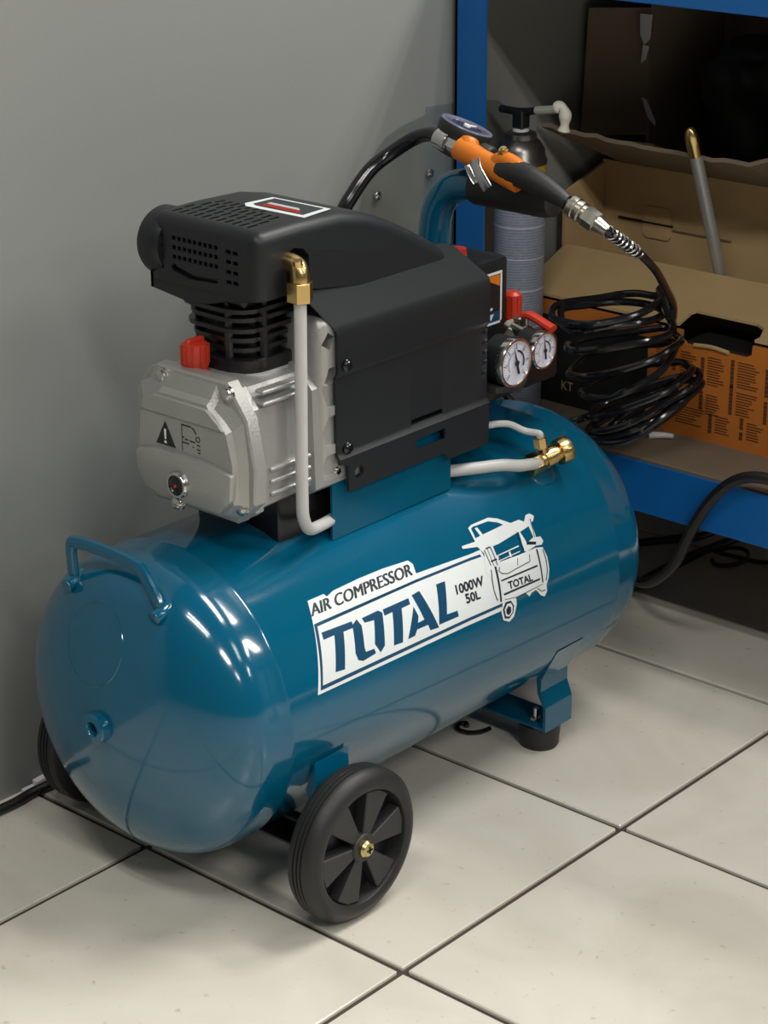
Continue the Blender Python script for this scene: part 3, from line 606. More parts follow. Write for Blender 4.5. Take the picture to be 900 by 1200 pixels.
bm = bmesh.new()      # apron below the front grille, lower on the wall side
prism(bm, [Vector((0.0435, y, z)) for y, z in ((0.337, 0.574), (0.337, 0.5585), (0.288, 0.5525), (0.262, 0.5555), (0.240, 0.562), (0.215, 0.5655), (0.215, 0.574))], (0.004, 0, 0), 0.0006, 1)
prism(bm, [Vector((x, 0.3335, z)) for x, z in ((0.0435, 0.574), (0.0435, 0.5585), (0.12, 0.5585), (0.12, 0.574))], (0, 0.0035, 0))
obj('cowl_apron', bm, 'black_plastic', cowl, smooth=False)
# white bordered label on top of the cowl
def quad_top(pts, z):
    b = bmesh.new(); prism(b, [Vector((x, y, z)) for x, y in pts], (0, 0, 0.0003)); return b
obj('cowl_label', quad_top([(0.112, 0.210), (0.151, 0.214), (0.150, 0.285), (0.117, 0.288), (0.110, 0.28)], 0.6291), 'decal_white', cowl, smooth=False)
obj('cowl_label_print', quad_top([(0.118, 0.217), (0.147, 0.219), (0.1465, 0.279), (0.120, 0.28), (0.117, 0.274)], 0.6295), 'decal_black', cowl, smooth=False)
for k in range(5):
    obj('cowl_label_line', quad_top([(0.119+k*0.0028, 0.222+k*0.003), (0.1205+k*0.0028, 0.222+k*0.003), (0.1205+k*0.0028, 0.270), (0.119+k*0.0028, 0.270)], 0.6299), 'red' if k < 3 else 'decal_white', cowl, smooth=False)
# intake filter behind the cowl
bm = bmesh.new(); lathe(bm, [(0, 0.028), (0.006, 0.0315), (0.022, 0.0315), (0.026, 0.029), (0.027, 0.023), (0.027, 0)], (0.0655, 0.320, 0.5975), (0, 1, 0), 36); fl = obj('intake_filter', bm, 'black_plastic', comp)
# outlet elbow and delivery pipe
bm = bmesh.new(); tube(bm, [(0.082, 0.230, 0.597), (0.082, 0.203, 0.597), (0.0815, 0.191, 0.595), (0.080, 0.186, 0.588), (0.080, 0.1855, 0.575)], 0.0088, 16, 6)
cyl(bm, (0.079, 0.1855, 0.592), (0.0768, 0.1855, 0.602), 0.0045, 12)
elb = obj('outlet_elbow', bm, 'brass', comp)
bm = bmesh.new(); cyl(bm, (0.0795, 0.1855, 0.5825), (0.0793, 0.1855, 0.5645), 0.0118, 6, 0.001); obj('pipe_nut', bm, 'brass', elb, smooth=False)
bm = bmesh.new(); tube(bm, [(0.0793, 0.1855, 0.568), (0.0775, 0.1845, 0.50), (0.0755, 0.1835, 0.44), (0.0745, 0.183, 0.385), (0.0765, 0.184, 0.363), (0.088, 0.188, 0.3475), (0.110, 0.195, 0.342), (0.138, 0.2035, 0.339)], 0.0058, 14, 8)
obj('delivery_pipe', bm, 'pipe_white', comp)
# motor cover: folded plastic sheet
rows = [(0.2055, 0.570, 0.094, 0.298), (0.2035, 0.565, 0.097, 0.312), (0.189, 0.531, 0.1235, 0.347), (0.1865, 0.526, 0.1265, 0.347), (0.1862, 0.520, 0.1275, 0.347), (0.1862, 0.487, 0.128, 0.347), (0.1875, 0.484, 0.128, 0.347), (0.1895, 0.481, 0.128, 0.347), (0.1895, 0.409, 0.1285, 0.347), (0.188, 0.406, 0.1285, 0.347), (0.1855, 0.403, 0.1285, 0.347), (0.1855, 0.398, 0.1285, 0.347), (0.1855, 0.3955, 0.1395, 0.347), (0.1865, 0.3685, 0.1415, 0.347)]
NX = 24
bm = bmesh.new(); fr = []; bk = []
for y, z, xl, xr in rows:
    def zz(x): return z-(0.0085 if x > 0.282 and z < 0.38 else 0.0)
    fr.append([bm.verts.new((xl+(xr-xl)*k/NX, y, zz(xl+(xr-xl)*k/NX))) for k in range(NX+1)])
    bk.append([bm.verts.new((xl+(xr-xl)*k/NX, y+0.003, zz(xl+(xr-xl)*k/NX))) for k in range(NX+1)])
for A, B, s in ((fr, fr, 1), (bk, bk, -1)):
    for i in range(len(rows)-1):
        for k in range(NX): bm.faces.new([A[i][k], A[i+1][k], A[i+1][k+1], A[i][k+1]])
for k in range(NX):
    bm.faces.new([fr[0][k], fr[0][k+1], bk[0][k+1], bk[0][k]]); bm.faces.new([fr[-1][k], fr[-1][k+1], bk[-1][k+1], bk[-1][k]])
for i in range(len(rows)-1):
    bm.faces.new([fr[i][0], fr[i+1][0], bk[i+1][0], bk[i][0]]); bm.faces.new([fr[i][-1], fr[i+1][-1], bk[i+1][-1], bk[i][-1]])
mc = obj('motor_cover', bm, 'black_plastic', comp, angle=20)
cut = bmesh.new()
box(cut, (0.233, 0.17, 0.4085), (0.279, 0.1945, 0.4135)); box(cut, (0.2365, 0.17, 0.3835), (0.279, 0.1945, 0.3945))
lathe(cut, [(0, 0.0062), (0.03, 0.0062)], (0.155, 0.17, 0.3845), (0, 1, 0), 16)
for k in range(5): box(cut, (0.3385, 0.17, 0.432+k*0.0105), (0.36, 0.1945, 0.436+k*0.0105))
boolean_cut(mc, cut)
bm = bmesh.new(); box(bm, (0.334, 0.192, 0.360), (0.347, 0.340, 0.532), 0.003, 1)
for k in range(9): box(bm, (0.345, 0.192, 0.420+k*0.0105), (0.3515, 0.335, 0.4245+k*0.0105), 0.001, 1)
obj('cover_end', bm, 'black_plastic', comp)
for x, z, y in ((0.139, 0.492, 0.1862), (0.1425, 0.411, 0.1895)):
    bm = bmesh.new(); lathe(bm, [(0, 0.0062), (0.002, 0.0062), (0.003, 0.0045), (0.0045, 0.0035), (0.0045, 0)], (x, y, z), (0, -1, 0), 16); obj('cover_screw', bm, 'black_gloss', mc)
bm = bmesh.new(); lathe(bm, [(0, 0.005), (0.003, 0.005), (0.0045, 0.003), (0.0045, 0)], (0.1325, 0.1955, 0.390), (0, -1, 0), 14); obj('bracket_screw', bm, 'chrome', comp)
# pipe out of the bracket to the check valve, unloader line
bm = bmesh.new(); tube(bm, [(0.270, 0.216, 0.339), (0.300, 0.206, 0.338), (0.330, 0.188, 0.338), (0.355, 0.176, 0.337), (0.380, 0.170, 0.331), (0.412, 0.171, 0.325)], 0.0062, 14, 8); obj('delivery_pipe', bm, 'pipe_white', comp)
bm = bmesh.new(); vdir = Vector((0.93, -0.30, 0.22)).normalized(); vp = Vector((0.402, 0.177, 0.3225))
cyl(bm, vp, vp+vdir*0.014, 0.0115, 6, 0.0008); lathe(bm, [(0.014, 0.0085), (0.018, 0.0085), (0.0185, 0.0105), (0.030, 0.0105), (0.031, 0.009), (0.036, 0.009), (0.0365, 0.0135), (0.044, 0.0145), (0.049, 0.0135), (0.049, 0.007), (0.046, 0.006), (0.046, 0)], vp, vdir, 24)
q = vp+vdir*0.022; cyl(bm, q, Vector((q.x+0.002, 0.1855, 0.312)), 0.009, 16); cyl(bm, q, q+Vector((-0.012, -0.002, 0.022)), 0.0048, 10); cyl(bm, q+Vector((-0.012, -0.002, 0.016)), q+Vector((-0.015, -0.002, 0.027)), 0.007, 6)
cv = obj('check_valve', bm, 'brass', comp, angle=30)
bm = bmesh.new(); lathe(bm, [(0, 0.019), (0.004, 0.018), (0.006, 0.014)], onc(0.424, 37, -0.003), (0, -sin(radians(37)), cos(radians(37))), 24); obj('valve_socket', bm, 'teal', tank)
e = q+Vector((-0.015, -0.002, 0.027))
bm = bmesh.new(); tube(bm, [(0.340, 0.206, 0.367), (0.362, 0.201, 0.371), (0.385, 0.192, 0.369), (0.400, 0.182, 0.360), e-Vector((0.001, 0, -0.004)), e], 0.0035, 10, 8); obj('unloader_pipe', bm, 'pipe_white', comp)
# pressure switch, manifold, gauges
bm = bmesh.new(); box(bm, (0.375, 0.252, 0.432), (0.4600, 0.335, 0.519), 0.006, 2); psw = obj('pressure_switch', bm, 'black_plastic', comp)
bm = bmesh.new()
for a in ([(0.3910, 0.505), (0.4480, 0.505), (0.4480, 0.5025), (0.3910, 0.5025)], [(0.4455, 0.503), (0.4480, 0.503), (0.4480, 0.450), (0.4455, 0.450)], [(0.3910, 0.4525), (0.4480, 0.4525), (0.4480, 0.450), (0.3910, 0.450)]):
    prism(bm, [Vector((x, 0.2518, z)) for x, z in a], (0, -0.0004, 0))
obj('switch_label_border', bm, 'decal_white', psw, smooth=False)
bm = bmesh.new(); prism(bm, [Vector((x, 0.2519, z)) for x, z in ((0.3910, 0.463), (0.4455, 0.463), (0.4455, 0.4525), (0.3910, 0.4525))], (0, -0.0003, 0)); obj('switch_label_print', bm, 'decal_blue', psw, smooth=False)
bm = bmesh.new()
prism(bm, [Vector((x, 0.2519, z)) for x, z in ((0.4160, 0.5015), (0.4445, 0.5015), (0.4445, 0.489))], (0, -0.0003, 0)); obj('switch_label_triangle', bm, 'orange_paint', psw, smooth=False)
bm = bmesh.new()
prism(bm, [Vector((x, 0.2516, z)) for x, z in ((0.4260, 0.461), (0.4350, 0.461), (0.4305, 0.4545))], (0, -0.0003, 0)); prism(bm, [Vector((x, 0.2516, z)) for x, z in ((0.4280, 0.468), (0.4330, 0.468), (0.4330, 0.4655), (0.4280, 0.4655))], (0, -0.0003, 0)); obj('switch_label_mark', bm, 'decal_white', psw, smooth=False)
bm = bmesh.new(); lathe(bm, [(0, 0.010), (0.006, 0.010), (0.008, 0.009), (0.010, 0.009)], (0.423, 0.290, 0.513), (0, 0, 1), 20); lathe(bm, [(0.008, 0.0095), (0.0135, 0.009), (0.014, 0)], (0.423, 0.290, 0.513), (0, 0, 1), 20); obj('switch_button', bm, 'red', psw)
bm = bmesh.new(); lathe(bm, [(0, 0.0095), (0.007, 0.0095), (0.0075, 0.0080), (0.0085, 0.0080), (0.009, 0.0098), (0.034, 0.0092), (0.037, 0.006), (0.037, 0)], (0.4705, 0.255, 0.4400), (0, 0, 1), 22)
for k in range(10): a = 2*pi*k/10; p = Vector((0.4705+0.0092*cos(a), 0.255+0.0092*sin(a), 0.4400)); box(bm, p+Vector((-0.0008, -0.0008, 0.010)), p+Vector((0.0008, 0.0008, 0.033)))
obj('regulator_knob', bm, 'red', comp, angle=30)
bm = bmesh.new(); cyl(bm, (0.4705, 0.255, 0.405), (0.4705, 0.255, 0.4400), 0.012, 18); box(bm, (0.375, 0.215, 0.385), (0.500, 0.285, 0.434), 0.006, 2); cyl(bm, (0.42, 0.27, 0.33), (0.42, 0.27, 0.40), 0.016, 20); man = obj('manifold', bm, 'black_iron', comp)
bm = bmesh.new(); prism(bm, [Vector((x, 0.182, z)) for x, z in ((0.352, 0.411), (0.372, 0.408), (0.392, 0.403), (0.404, 0.414), (0.398, 0.418), (0.372, 0.414), (0.352, 0.417))], (0, 0.03, 0)); obj('gauge_bracket', bm, 'hub_grey', man, smooth=False)
def gauge(x, y, z, r, needle):
    o = Vector((x, y, z)); ax = Vector((0, -1, 0)); bm = bmesh.new()
    lathe(bm, [(-0.034, 0.008), (-0.026, 0.010), (-0.025, r*0.97), (-0.005, r*0.97), (-0.005, r*0.90)], o, ax, 40); g = obj('pressure_gauge', bm, 'black_plastic', comp)
    bm = bmesh.new(); lathe(bm, [(-0.008, r*0.98), (-0.007, r*1.01), (-0.001, r*1.01), (0.001, r*0.97), (0.001, r*0.88), (-0.001, r*0.86), (-0.004, r*0.86)], o, ax, 48); obj('gauge_bezel', bm, 'chrome', g)
    bm = bmesh.new(); lathe(bm, [(-0.003, r*0.9), (-0.0008, r*0.88), (-0.0008, 0)], o, ax, 40); dl = obj('gauge_dial', bm, 'dial', g)
    bm = bmesh.new()
    def pt(a, rad, d): return o+Vector((sin(a)*rad, -d, cos(a)*rad))
    for k in range(31):
        a = radians(-135+9*k); l = 0.12 if k % 5 == 0 else 0.06
        n_ = Vector((cos(a), 0, -sin(a)))*r*(0.02 if k % 5 == 0 else 0.01)
        p, q = pt(a, r*0.80, 0.0004), pt(a, r*(0.80-l), 0.0004)
        bm.faces.new([bm.verts.new(v) for v in (p+n_, p-n_, q-n_, q+n_)])
    for a0, a1, ra, rb in ((0.1, 2.0, 0.52, 0.44), (-2.2, -0.3, 0.50, 0.47)):
        m_ = 14
        for k in range(m_):
            b0, b1 = a0+(a1-a0)*k/m_, a0+(a1-a0)*(k+1)/m_
            bm.faces.new([bm.verts.new(v) for v in (pt(b0, r*ra, .0004), pt(b1, r*ra, .0004), pt(b1, r*rb, .0004), pt(b0, r*rb, .0004))])
    for k in range(7):
        a = radians(-135+45*k); c = pt(a, r*0.62, 0.0004)
        text_quad(bm, str(k*2), c+Vector((-r*0.055, 0, -r*0.06)), Vector((r*0.11, 0, 0)), Vector((0, 0, r*0.12)))
    obj('gauge_scale', bm, 'decal_black', g, smooth=False)
    bm = bmesh.new(); a = radians(needle); n_ = Vector((cos(a), 0, -sin(a)))
    prism(bm, [pt(a, r*0.68, 0.001), pt(a, r*0.1, 0.001)+n_*r*0.05, pt(a, -r*0.48, 0.001)+n_*r*0.06, pt(a, -r*0.48, 0.001)-n_*r*0.06, pt(a, r*0.1, 0.001)-n_*r*0.05], (0, -0.0006, 0))
    lathe(bm, [(0.001, r*0.12), (0.0022, r*0.11), (0.0022, 0)], o, ax, 14); obj('gauge_needle', bm, 'decal_black', g, smooth=False)
gauge(0.3815, 0.180, 0.4365, 0.0255, -16); gauge(0.4275, 0.180, 0.4385, 0.0195, -8)
# ball valve with red lever behind the gauges
bm = bmesh.new(); cyl(bm, (0.450, 0.236, 0.448), (0.450, 0.205, 0.440), 0.008, 16); cyl(bm, (0.450, 0.224, 0.444), (0.450, 0.2235, 0.460), 0.005, 12); cyl(bm, (0.450, 0.236, 0.448), (0.450, 0.250, 0.43), 0.010, 6); box(bm, (0.443, 0.2235, 0.455), (0.458, 0.2345, 0.4605), 0.002, 1); bv = obj('ball_valve', bm, 'zinc', comp)
bm = bmesh.new(); tube(bm, [(0.452, 0.2255, 0.4600), (0.452, 0.2180, 0.4625), (0.452, 0.2080, 0.4600), (0.452, 0.1960, 0.4560), (0.452, 0.1880, 0.4535)], 0.005, 10, 6, rz=(0.0065, 0.0045)); obj('valve_lever', bm, 'red', bv)
# push handle: bent tube with a black grip
bm = bmesh.new()
tube(bm, [(0.44, 0.336, 0.315), (0.44, 0.336, 0.42), (0.44, 0.336, 0.50), (0.44, 0.335, 0.535), (0.44, 0.329, 0.562), (0.44, 0.314, 0.581), (0.44, 0.292, 0.5885), (0.44, 0.265, 0.590), (0.44, 0.215, 0.590)], 0.0168, 22, 8)
obj('push_handle', bm, 'teal', comp)
bm = bmesh.new(); lathe(bm, [(0, 0.0172), (0, 0.0192), (0.002, 0.0197), (0.080, 0.0197), (0.090, 0.0192), (0.098, 0.017), (0.101, 0.012), (0.101, 0)], (0.44, 0.279, 0.590), (0, -1, 0), 28); obj('handle_grip', bm, 'rubber', comp)

# ------------------------------------------------------------------ inflator gun lying on the handle
gun = empty('inflator_gun', (0.417, 0.24, 0.600), 'orange tyre inflator gun with black dial gauge, lying on the compressor handle', 'inflator')
bm = bmesh.new()
gc0 = Vector((0.441, 0.300, 0.624))
A_ = Vector((0.417, 0.2860, 0.6315)); B_ = Vector((0.417, 0.2085, 0.6090)); dr = (B_-A_).normalized()
lathe(bm, [(0, 0.0085), (0.002, 0.0118), (0.020, 0.0122), (0.032, 0.0112), (0.050, 0.0118), (0.070, 0.0125), (0.082, 0.012)], A_, dr, 22)
cyl(bm, A_+dr*0.011, A_+dr*0.011+Vector((0.009, 0.002, 0.0105)), 0.0105, 18, 0.003)
cyl(bm, A_+dr*0.010+Vector((0.006, 0.002, 0.008)), gc0, 0.009, 14)
tube(bm, [A_+dr*0.050+Vector((0, 0, 0.005)), A_+dr*0.062+Vector((0, 0, 0.013)), A_+dr*0.078+Vector((0, 0, 0.013)), A_+dr*0.088+Vector((0, 0, 0.009))], 0.0085, 12, 6)
obj('gun_body', bm, 'orange_paint', gun, angle=50)
gn = (Vector((0.25, -0.28, 0.93))).normalized(); gc = Vector((0.443, 0.2955, 0.6475))
bm = bmesh.new(); lathe(bm, [(-0.032, 0.020), (-0.029, 0.0255), (-0.0175, 0.0262), (-0.016, 0.0275), (-0.0135, 0.0262), (-0.011, 0.0280), (-0.003, 0.0285), (0.0, 0.0275), (0.0, 0.0245), (-0.002, 0.0235), (-0.002, 0)], gc, gn, 40)
cyl(bm, gc-gn*0.018+Vector((0, -0.010, -0.002)), gc-gn*0.020+Vector((0.000, -0.042, -0.008)), 0.011, 14, 0.003)
gg = obj('gun_gauge', bm, 'rubber', gun, angle=50)
bm = bmesh.new(); lathe(bm, [(-0.0025, 0.0238), (-0.0008, 0.0232), (0.0003, 0.014), (0.0003, 0)], gc, gn, 32); obj('gauge_lens', bm, 'lens_blue', gg)
bm = bmesh.new(); lathe(bm, [(0.0, 0.0278), (0.0012, 0.0272), (0.0012, 0.0245), (0.0, 0.0238)], gc, gn, 40); obj('gauge_rim', bm, 'rim_blue', gg)
bm = bmesh.new(); s_ = frame(gn)[1]; t_ = frame(gn)[2]
prism(bm, [gc+gn*0.0005+s_*0.003, gc+gn*0.0005-s_*0.003, gc+gn*0.0005-s_*0.001+t_*0.017, gc+gn*0.0005+s_*0.001+t_*0.017], gn*0.0005); lathe(bm, [(0.0004, 0.004), (0.0018, 0.0035), (0.0018, 0)], gc, gn, 12); obj('gauge_needle', bm, 'white_plastic', gg, smooth=False)
bm = bmesh.new()
tube(bm, [(0.404, 0.2530, 0.626), (0.402, 0.2500, 0.619), (0.4005, 0.2440, 0.612), (0.400, 0.2365, 0.6035), (0.400, 0.2335, 0.600)], 0.005, 10, 6, rz=(0.0062, 0.0018)); obj('gun_trigger', bm, 'chrome', gun)
bm = bmesh.new(); tube(bm, [(0.406, 0.2615, 0.6185), (0.403, 0.2540, 0.6105), (0.402, 0.2470, 0.604)], 0.004, 8, 4, rz=(0.006, 0.0015)); obj('trigger_guard', bm, 'chrome', gun)
bm = bmesh.new(); cyl(bm, (0.417, 0.2290, 0.6265), (0.415, 0.2265, 0.6375), 0.0052, 6); cyl(bm, (0.415, 0.2265, 0.6375), (0.4145, 0.226, 0.640), 0.0032, 10); obj('gun_fitting', bm, 'brass', gun)
bm = bmesh.new()
tube(bm, [(0.416, 0.243, 0.6185), (0.416, 0.232, 0.6165), (0.416, 0.215, 0.6165), (0.416, 0.197, 0.6140), (0.416, 0.178, 0.6085), (0.416, 0.160, 0.6015), (0.416, 0.1485, 0.5965)], lambda t: (0.0085+0.0045*min(1, t*3)) if t < 0.55 else 0.0130-0.0055*((t-0.55)/0.45), 20, 8)
obj('gun_grip', bm, 'rubber', gun)
bm = bmesh.new(); c0 = Vector((0.417, 0.1495, 0.5970)); cd = (Vector((0.420, 0.108, 0.5775))-c0).normalized()
lathe(bm, [(-0.004, 0.0035), (0.004, 0.004), (0.005, 0.0105), (0.007, 0.0112), (0.012, 0.0112), (0.013, 0.0098), (0.015, 0.0098), (0.0155, 0.011), (0.019, 0.011), (0.020, 0.009), (0.024, 0.009)], c0, cd, 24)
cyl(bm, c0+cd*0.023, c0+cd*0.038, 0.0105, 6, 0.001); lathe(bm, [(0.038, 0.008), (0.045, 0.0072), (0.052, 0.006)], c0, cd, 16)
hose = empty('coiled_air_hose', (0.69, 0.27, 0.24), 'glossy black coiled air hose heaped between compressor and shelf', 'hose')
obj('coupler', bm, 'zinc', hose, angle=30)
# spring collar and hose from the coupler down into the coil
h0 = c0+cd*0.052
lead = [h0-cd*0.01, h0, (h0+Vector((0.478, 0.1060, 0.5420)))/2, (0.478, 0.1060, 0.5420), (0.500, 0.1085, 0.5275), (0.525, 0.1140, 0.5100), (0.560, 0.127, 0.4850), (0.600, 0.143, 0.455), (0.632, 0.166, 0.426), (0.650, 0.197, 0.406)]
coil = []
# loose stack of loops: (centre, radius, tilt towards the viewer's left/right)
NSEG = 18
loops = [  # cx, cy, cz, radius, roll, depth ratio
    (0.665, 0.2740, 0.419, 0.064, 0.16, 0.95), (0.668, 0.2730, 0.410, 0.066, 0.10, 0.9), (0.672, 0.2650, 0.397, 0.062, 0.02, 1.0),
    (0.678, 0.2540, 0.366, 0.066, 0.26, 0.8), (0.680, 0.2600, 0.347, 0.058, 0.42, 0.9), (0.688, 0.2420, 0.322, 0.064, 0.36, 0.7),
    (0.690, 0.2350, 0.309, 0.064, 0.44, 0.6), (0.692, 0.2320, 0.293, 0.066, 0.50, 0.55), (0.692, 0.2400, 0.280, 0.056, 0.50, 0.7), (0.690, 0.250, 0.285, 0.055, 0.45, 0.8)]
vr = Vector((sin(YAW), -cos(YAW), 0)); vf = Vector((cos(YAW), sin(YAW), 0))
ph = 0.3
for i in range(len(loops)*NSEG):
    t = i/NSEG; k = int(t); f = t-k; a = loops[k]; b = loops[min(k+1, len(loops)-1)]
    L = [a[j]*(1-f)+b[j]*f for j in range(6)]
    th = -2*pi*t+ph
    px, py = cos(th)*L[3], sin(th)*L[3]*L[5]
    p = Vector(L[:3])+vr*(px*cos(L[4]))+Vector((0, 0, px*sin(L[4])))+vf*py
    p += Vector((noise.noise(p*14+Vector((k*3.1, 0, 0))), noise.noise(p*14+Vector((0, k*5.3, 9))), noise.noise(p*14+Vector((4, 7, k*2.7)))*0.8))*0.011
    coil.append(p)
for p in coil: p.z = max(p.z, 0.2455)
bm = bmesh.new(); tube(bm, lead[:-1]+coil+[(0.640, 0.32, 0.27), (0.615, 0.345, 0.285), (0.580, 0.36, 0.33), (0.52, 0.30, 0.395), (0.500, 0.27, 0.405)], 0.0043, 10, 4)
obj('hose_coil', bm, 'black_gloss', hose)
sa, sb_ = Vector(h0), Vector((0.478, 0.1060, 0.5420)); _, s_, t_ = frame(sb_-sa); wire = []
for i in range(8*14+1):
    f = i/(8*14); wire.append(sa+(sb_-sa)*f+(s_*cos(2*pi*i/14)+t_*sin(2*pi*i/14))*0.0057)
bm = bmesh.new(); tube(bm, wire, 0.0011, 6, 0); obj('spring_collar', bm, 'chrome', hose)
# outlet hose of the gun: arcs over and hangs behind the compressor
bm = bmesh.new(); hs = Vector((0.418, 0.3090, 0.6365))
tube(bm, [hs, (0.422, 0.326, 0.6385), (0.424, 0.349, 0.6310), (0.410, 0.3690, 0.6150), (0.390, 0.3780, 0.6010), (0.370, 0.3836, 0.5795), (0.352, 0.388, 0.552), (0.33, 0.395, 0.48), (0.31, 0.405, 0.38), (0.30, 0.435, 0.25), (0.28, 0.455, 0.12), (0.24, 0.462, 0.03), (0.16, 0.470, 0.0075), (0.10, 0.480, 0.0065)], 0.0076, 14, 8)
obj('outlet_hose', bm, 'black_gloss', gun)
bm = bmesh.new(); d2 = (A_-hs).normalized(); cyl(bm, hs, hs+d2*0.012, 0.0105, 20, 0.001); cyl(bm, hs+d2*0.012, A_+dr*0.001, 0.0085, 6); cyl(bm, hs-d2*0.004, hs+d2*0.001, 0.0102, 18); obj('hose_fitting', bm, 'chrome', gun, angle=30)

# ------------------------------------------------------------------ shelf unit
SX0, SX1, SY0, SY1 = 0.680, 1.15, -1.05, 0.5065
sh = empty('shelf_unit', (0.68, 0.0, 0), 'blue steel shelf unit with brown lower board standing against the grey wall', 'shelf')
def post(x, y, sx, sy):
    bm = bmesh.new()
    box(bm, (min(x, x+sx*0.003), min(y, y+sy*0.044), 0), (max(x, x+sx*0.003), max(y, y+sy*0.044), 0.805)); box(bm, (min(x, x+sx*0.044), min(y, y+sy*0.003), 0), (max(x, x+sx*0.044), max(y, y+sy*0.003), 0.805))
    obj('post', bm, 'blue_steel', sh, smooth=False)
post(SX0, SY1, 1, -1); post(SX1, SY1, -1, -1); post(SX0, SY0, 1, 1); post(SX1, SY0, -1, 1)
for z0, z1 in ((0.1765, 0.2375), (0.7465, 0.8065)):
    for x in (SX0-0.002, SX1-0.001):
        bm = bmesh.new(); box(bm, (x, SY0+0.005, z0), (x+0.003, SY1-0.003, z1), 0.0008, 1); obj('beam', bm, 'blue_steel', sh, smooth=False)
    for y in (SY0+0.005, SY1-0.008):
        bm = bmesh.new(); box(bm, (SX0+0.003, y, z0), (SX1-0.003, y+0.003, z1)); obj('side_beam', bm, 'blue_steel', sh, smooth=False)
    bm = bmesh.new(); box(bm, (SX0+0.0035, SY0+0.009, z1-0.010), (SX1-0.004, SY1-0.0085, z1+0.0025), 0.001, 1); obj('shelf_board', bm, 'mdf', sh, smooth=False)
ZB = 0.240
bm = bmesh.new(); box(bm, (SX1+0.0005, SY0+0.005, 0.03), (SX1+0.002, SY1-0.003, 0.80)); obj('back_light_block', bm, 'wall_paint', sh, smooth=False)  # unseen sheet added to keep light from coming through the shelf's back

# foam spray can
can = empty('spray_can', (0.738, 0.455, ZB), 'tall grey spray can with yellow band and black nozzle, behind the handle', 'can')
cc = Vector((0.738, 0.455, ZB))
bm = bmesh.new(); lathe(bm, [(0, 0.0285), (0.004, 0.0305), (0.270, 0.0305), (0.272, 0.030)], cc, (0, 0, 1), 40); obj('can_body', bm, 'can_label', can)
bm = bmesh.new()
for z in (0.05, 0.105, 0.150, 0.188, 0.226): lathe(bm, [(z, 0.0304), (z, 0.03065), (z+0.0012, 0.03065), (z+0.0012, 0.0304)], cc, (0, 0, 1), 40)
tag(obj('can_line', bm, 'dial', can), None, None, kind='stuff')
bm = bmesh.new(); lathe(bm, [(0.272, 0.0302), (0.294, 0.0302), (0.298, 0.0305)], cc, (0, 0, 1), 40); yb = obj('can_band', bm, 'yellow_label', can)
bm = bmesh.new()
for k in range(7):
    a0, a1 = radians(-128+k*5.6), radians(-128+(k+1)*5.6)
    for z0, z1, _m in ((0.2750, 0.2860, 0),): bm.faces.new([bm.verts.new(cc+Vector((cos(a)*0.0305, sin(a)*0.0305, z))) for a, z in ((a0, z0), (a1, z0), (a1, z1), (a0, z1))])
obj('band_patch', bm, 'decal_white', yb)
bm = bmesh.new(); lathe(bm, [(0.298, 0.0315), (0.303, 0.0315), (0.306, 0.0295), (0.315, 0.0285), (0.323, 0.0235), (0.327, 0.019), (0.329, 0.019), (0.333, 0.0185), (0.335, 0.015), (0.336, 0)], cc, (0, 0, 1), 40); obj('can_shoulder', bm, 'can_metal', can)
bm = bmesh.new(); lathe(bm, [(0.334, 0.010), (0.3375, 0.0095), (0.339, 0.006), (0.339, 0)], cc, (0, 0, 1), 24); obj('can_valve', bm, 'white_plastic', can)
bm = bmesh.new(); box(bm, cc+Vector((-0.008, -0.008, 0.3380)), cc+Vector((0.008, 0.008, 0.3595)), 0.002, 1); tube(bm, [cc+Vector((0, 0.030, 0.3575)), cc+Vector((0, 0, 0.3575)), cc+Vector((0, -0.032, 0.3635))], 0.0045, 10, 4); nz = obj('can_nozzle', bm, 'black_plastic', can)
bm = bmesh.new(); tube(bm, [cc+Vector((0, -0.022, 0.3615)), cc+Vector((0, -0.045, 0.3655)), cc+Vector((0, -0.056, 0.3680))], 0.005, 10, 4); obj('straw', bm, 'straw', can)
bm = bmesh.new(); tube(bm, [cc+Vector((0, -0.050, 0.3680)), cc+Vector((0, -0.058, 0.3700)), cc+Vector((0, -0.063, 0.3635)), cc+Vector((0, -0.063, 0.3515)), cc+Vector((0, -0.062, 0.3435))], lambda t: 0.0062+0.0012*sin(t*14), 12, 6); obj('dried_foam', bm, 'foam', can)

# orange box
def panel(name, P0, U, V, th, mt, parent, label=None):
    bm = bmesh.new(); P0, U, V = Vector(P0), Vector(U), Vector(V); n = U.cross(V).normalized()*th
    prism(bm, [P0, P0+U, P0+U+V, P0+V], n); return obj(name, bm, mt, parent, smooth=False, label=label)
ob = empty('orange_box', (0.83, 0.19, ZB), 'low orange printed cardboard box with hand hole on the shelf front', 'box')
OX, OY0, OY1, OZ = 0.777, -0.16, 0.470, 0.3665
bm = bmesh.new(); box(bm, (OX, OY0, ZB), (OX+0.004, OY1, OZ))
fp = obj('front_panel', bm, 'print_orange', ob, smooth=False)
cut = bmesh.new(); prism(cut, [Vector((OX-0.01, y, z)) for y, z in ((0.246, 0.40), (0.246, 0.357), (0.240, 0.351), (0.160, 0.351), (0.152, 0.356), (0.150, 0.40))], (0.03, 0, 0)); boolean_cut(fp, cut)
bm = bmesh.new(); box(bm, (OX-0.0008, 0.292, ZB+0.0005), (OX, OY1, 0.349)); bp = obj('black_print', bm, 'black_void', ob, smooth=False)
bm = bmesh.new(); text_quad(bm, "KT", (OX-0.0012, 0.4145, 0.2595), (0, -0.017, 0), (0, 0, 0.011), 0.0); obj('box_lettering', bm, 'cardboard', bp, smooth=False)
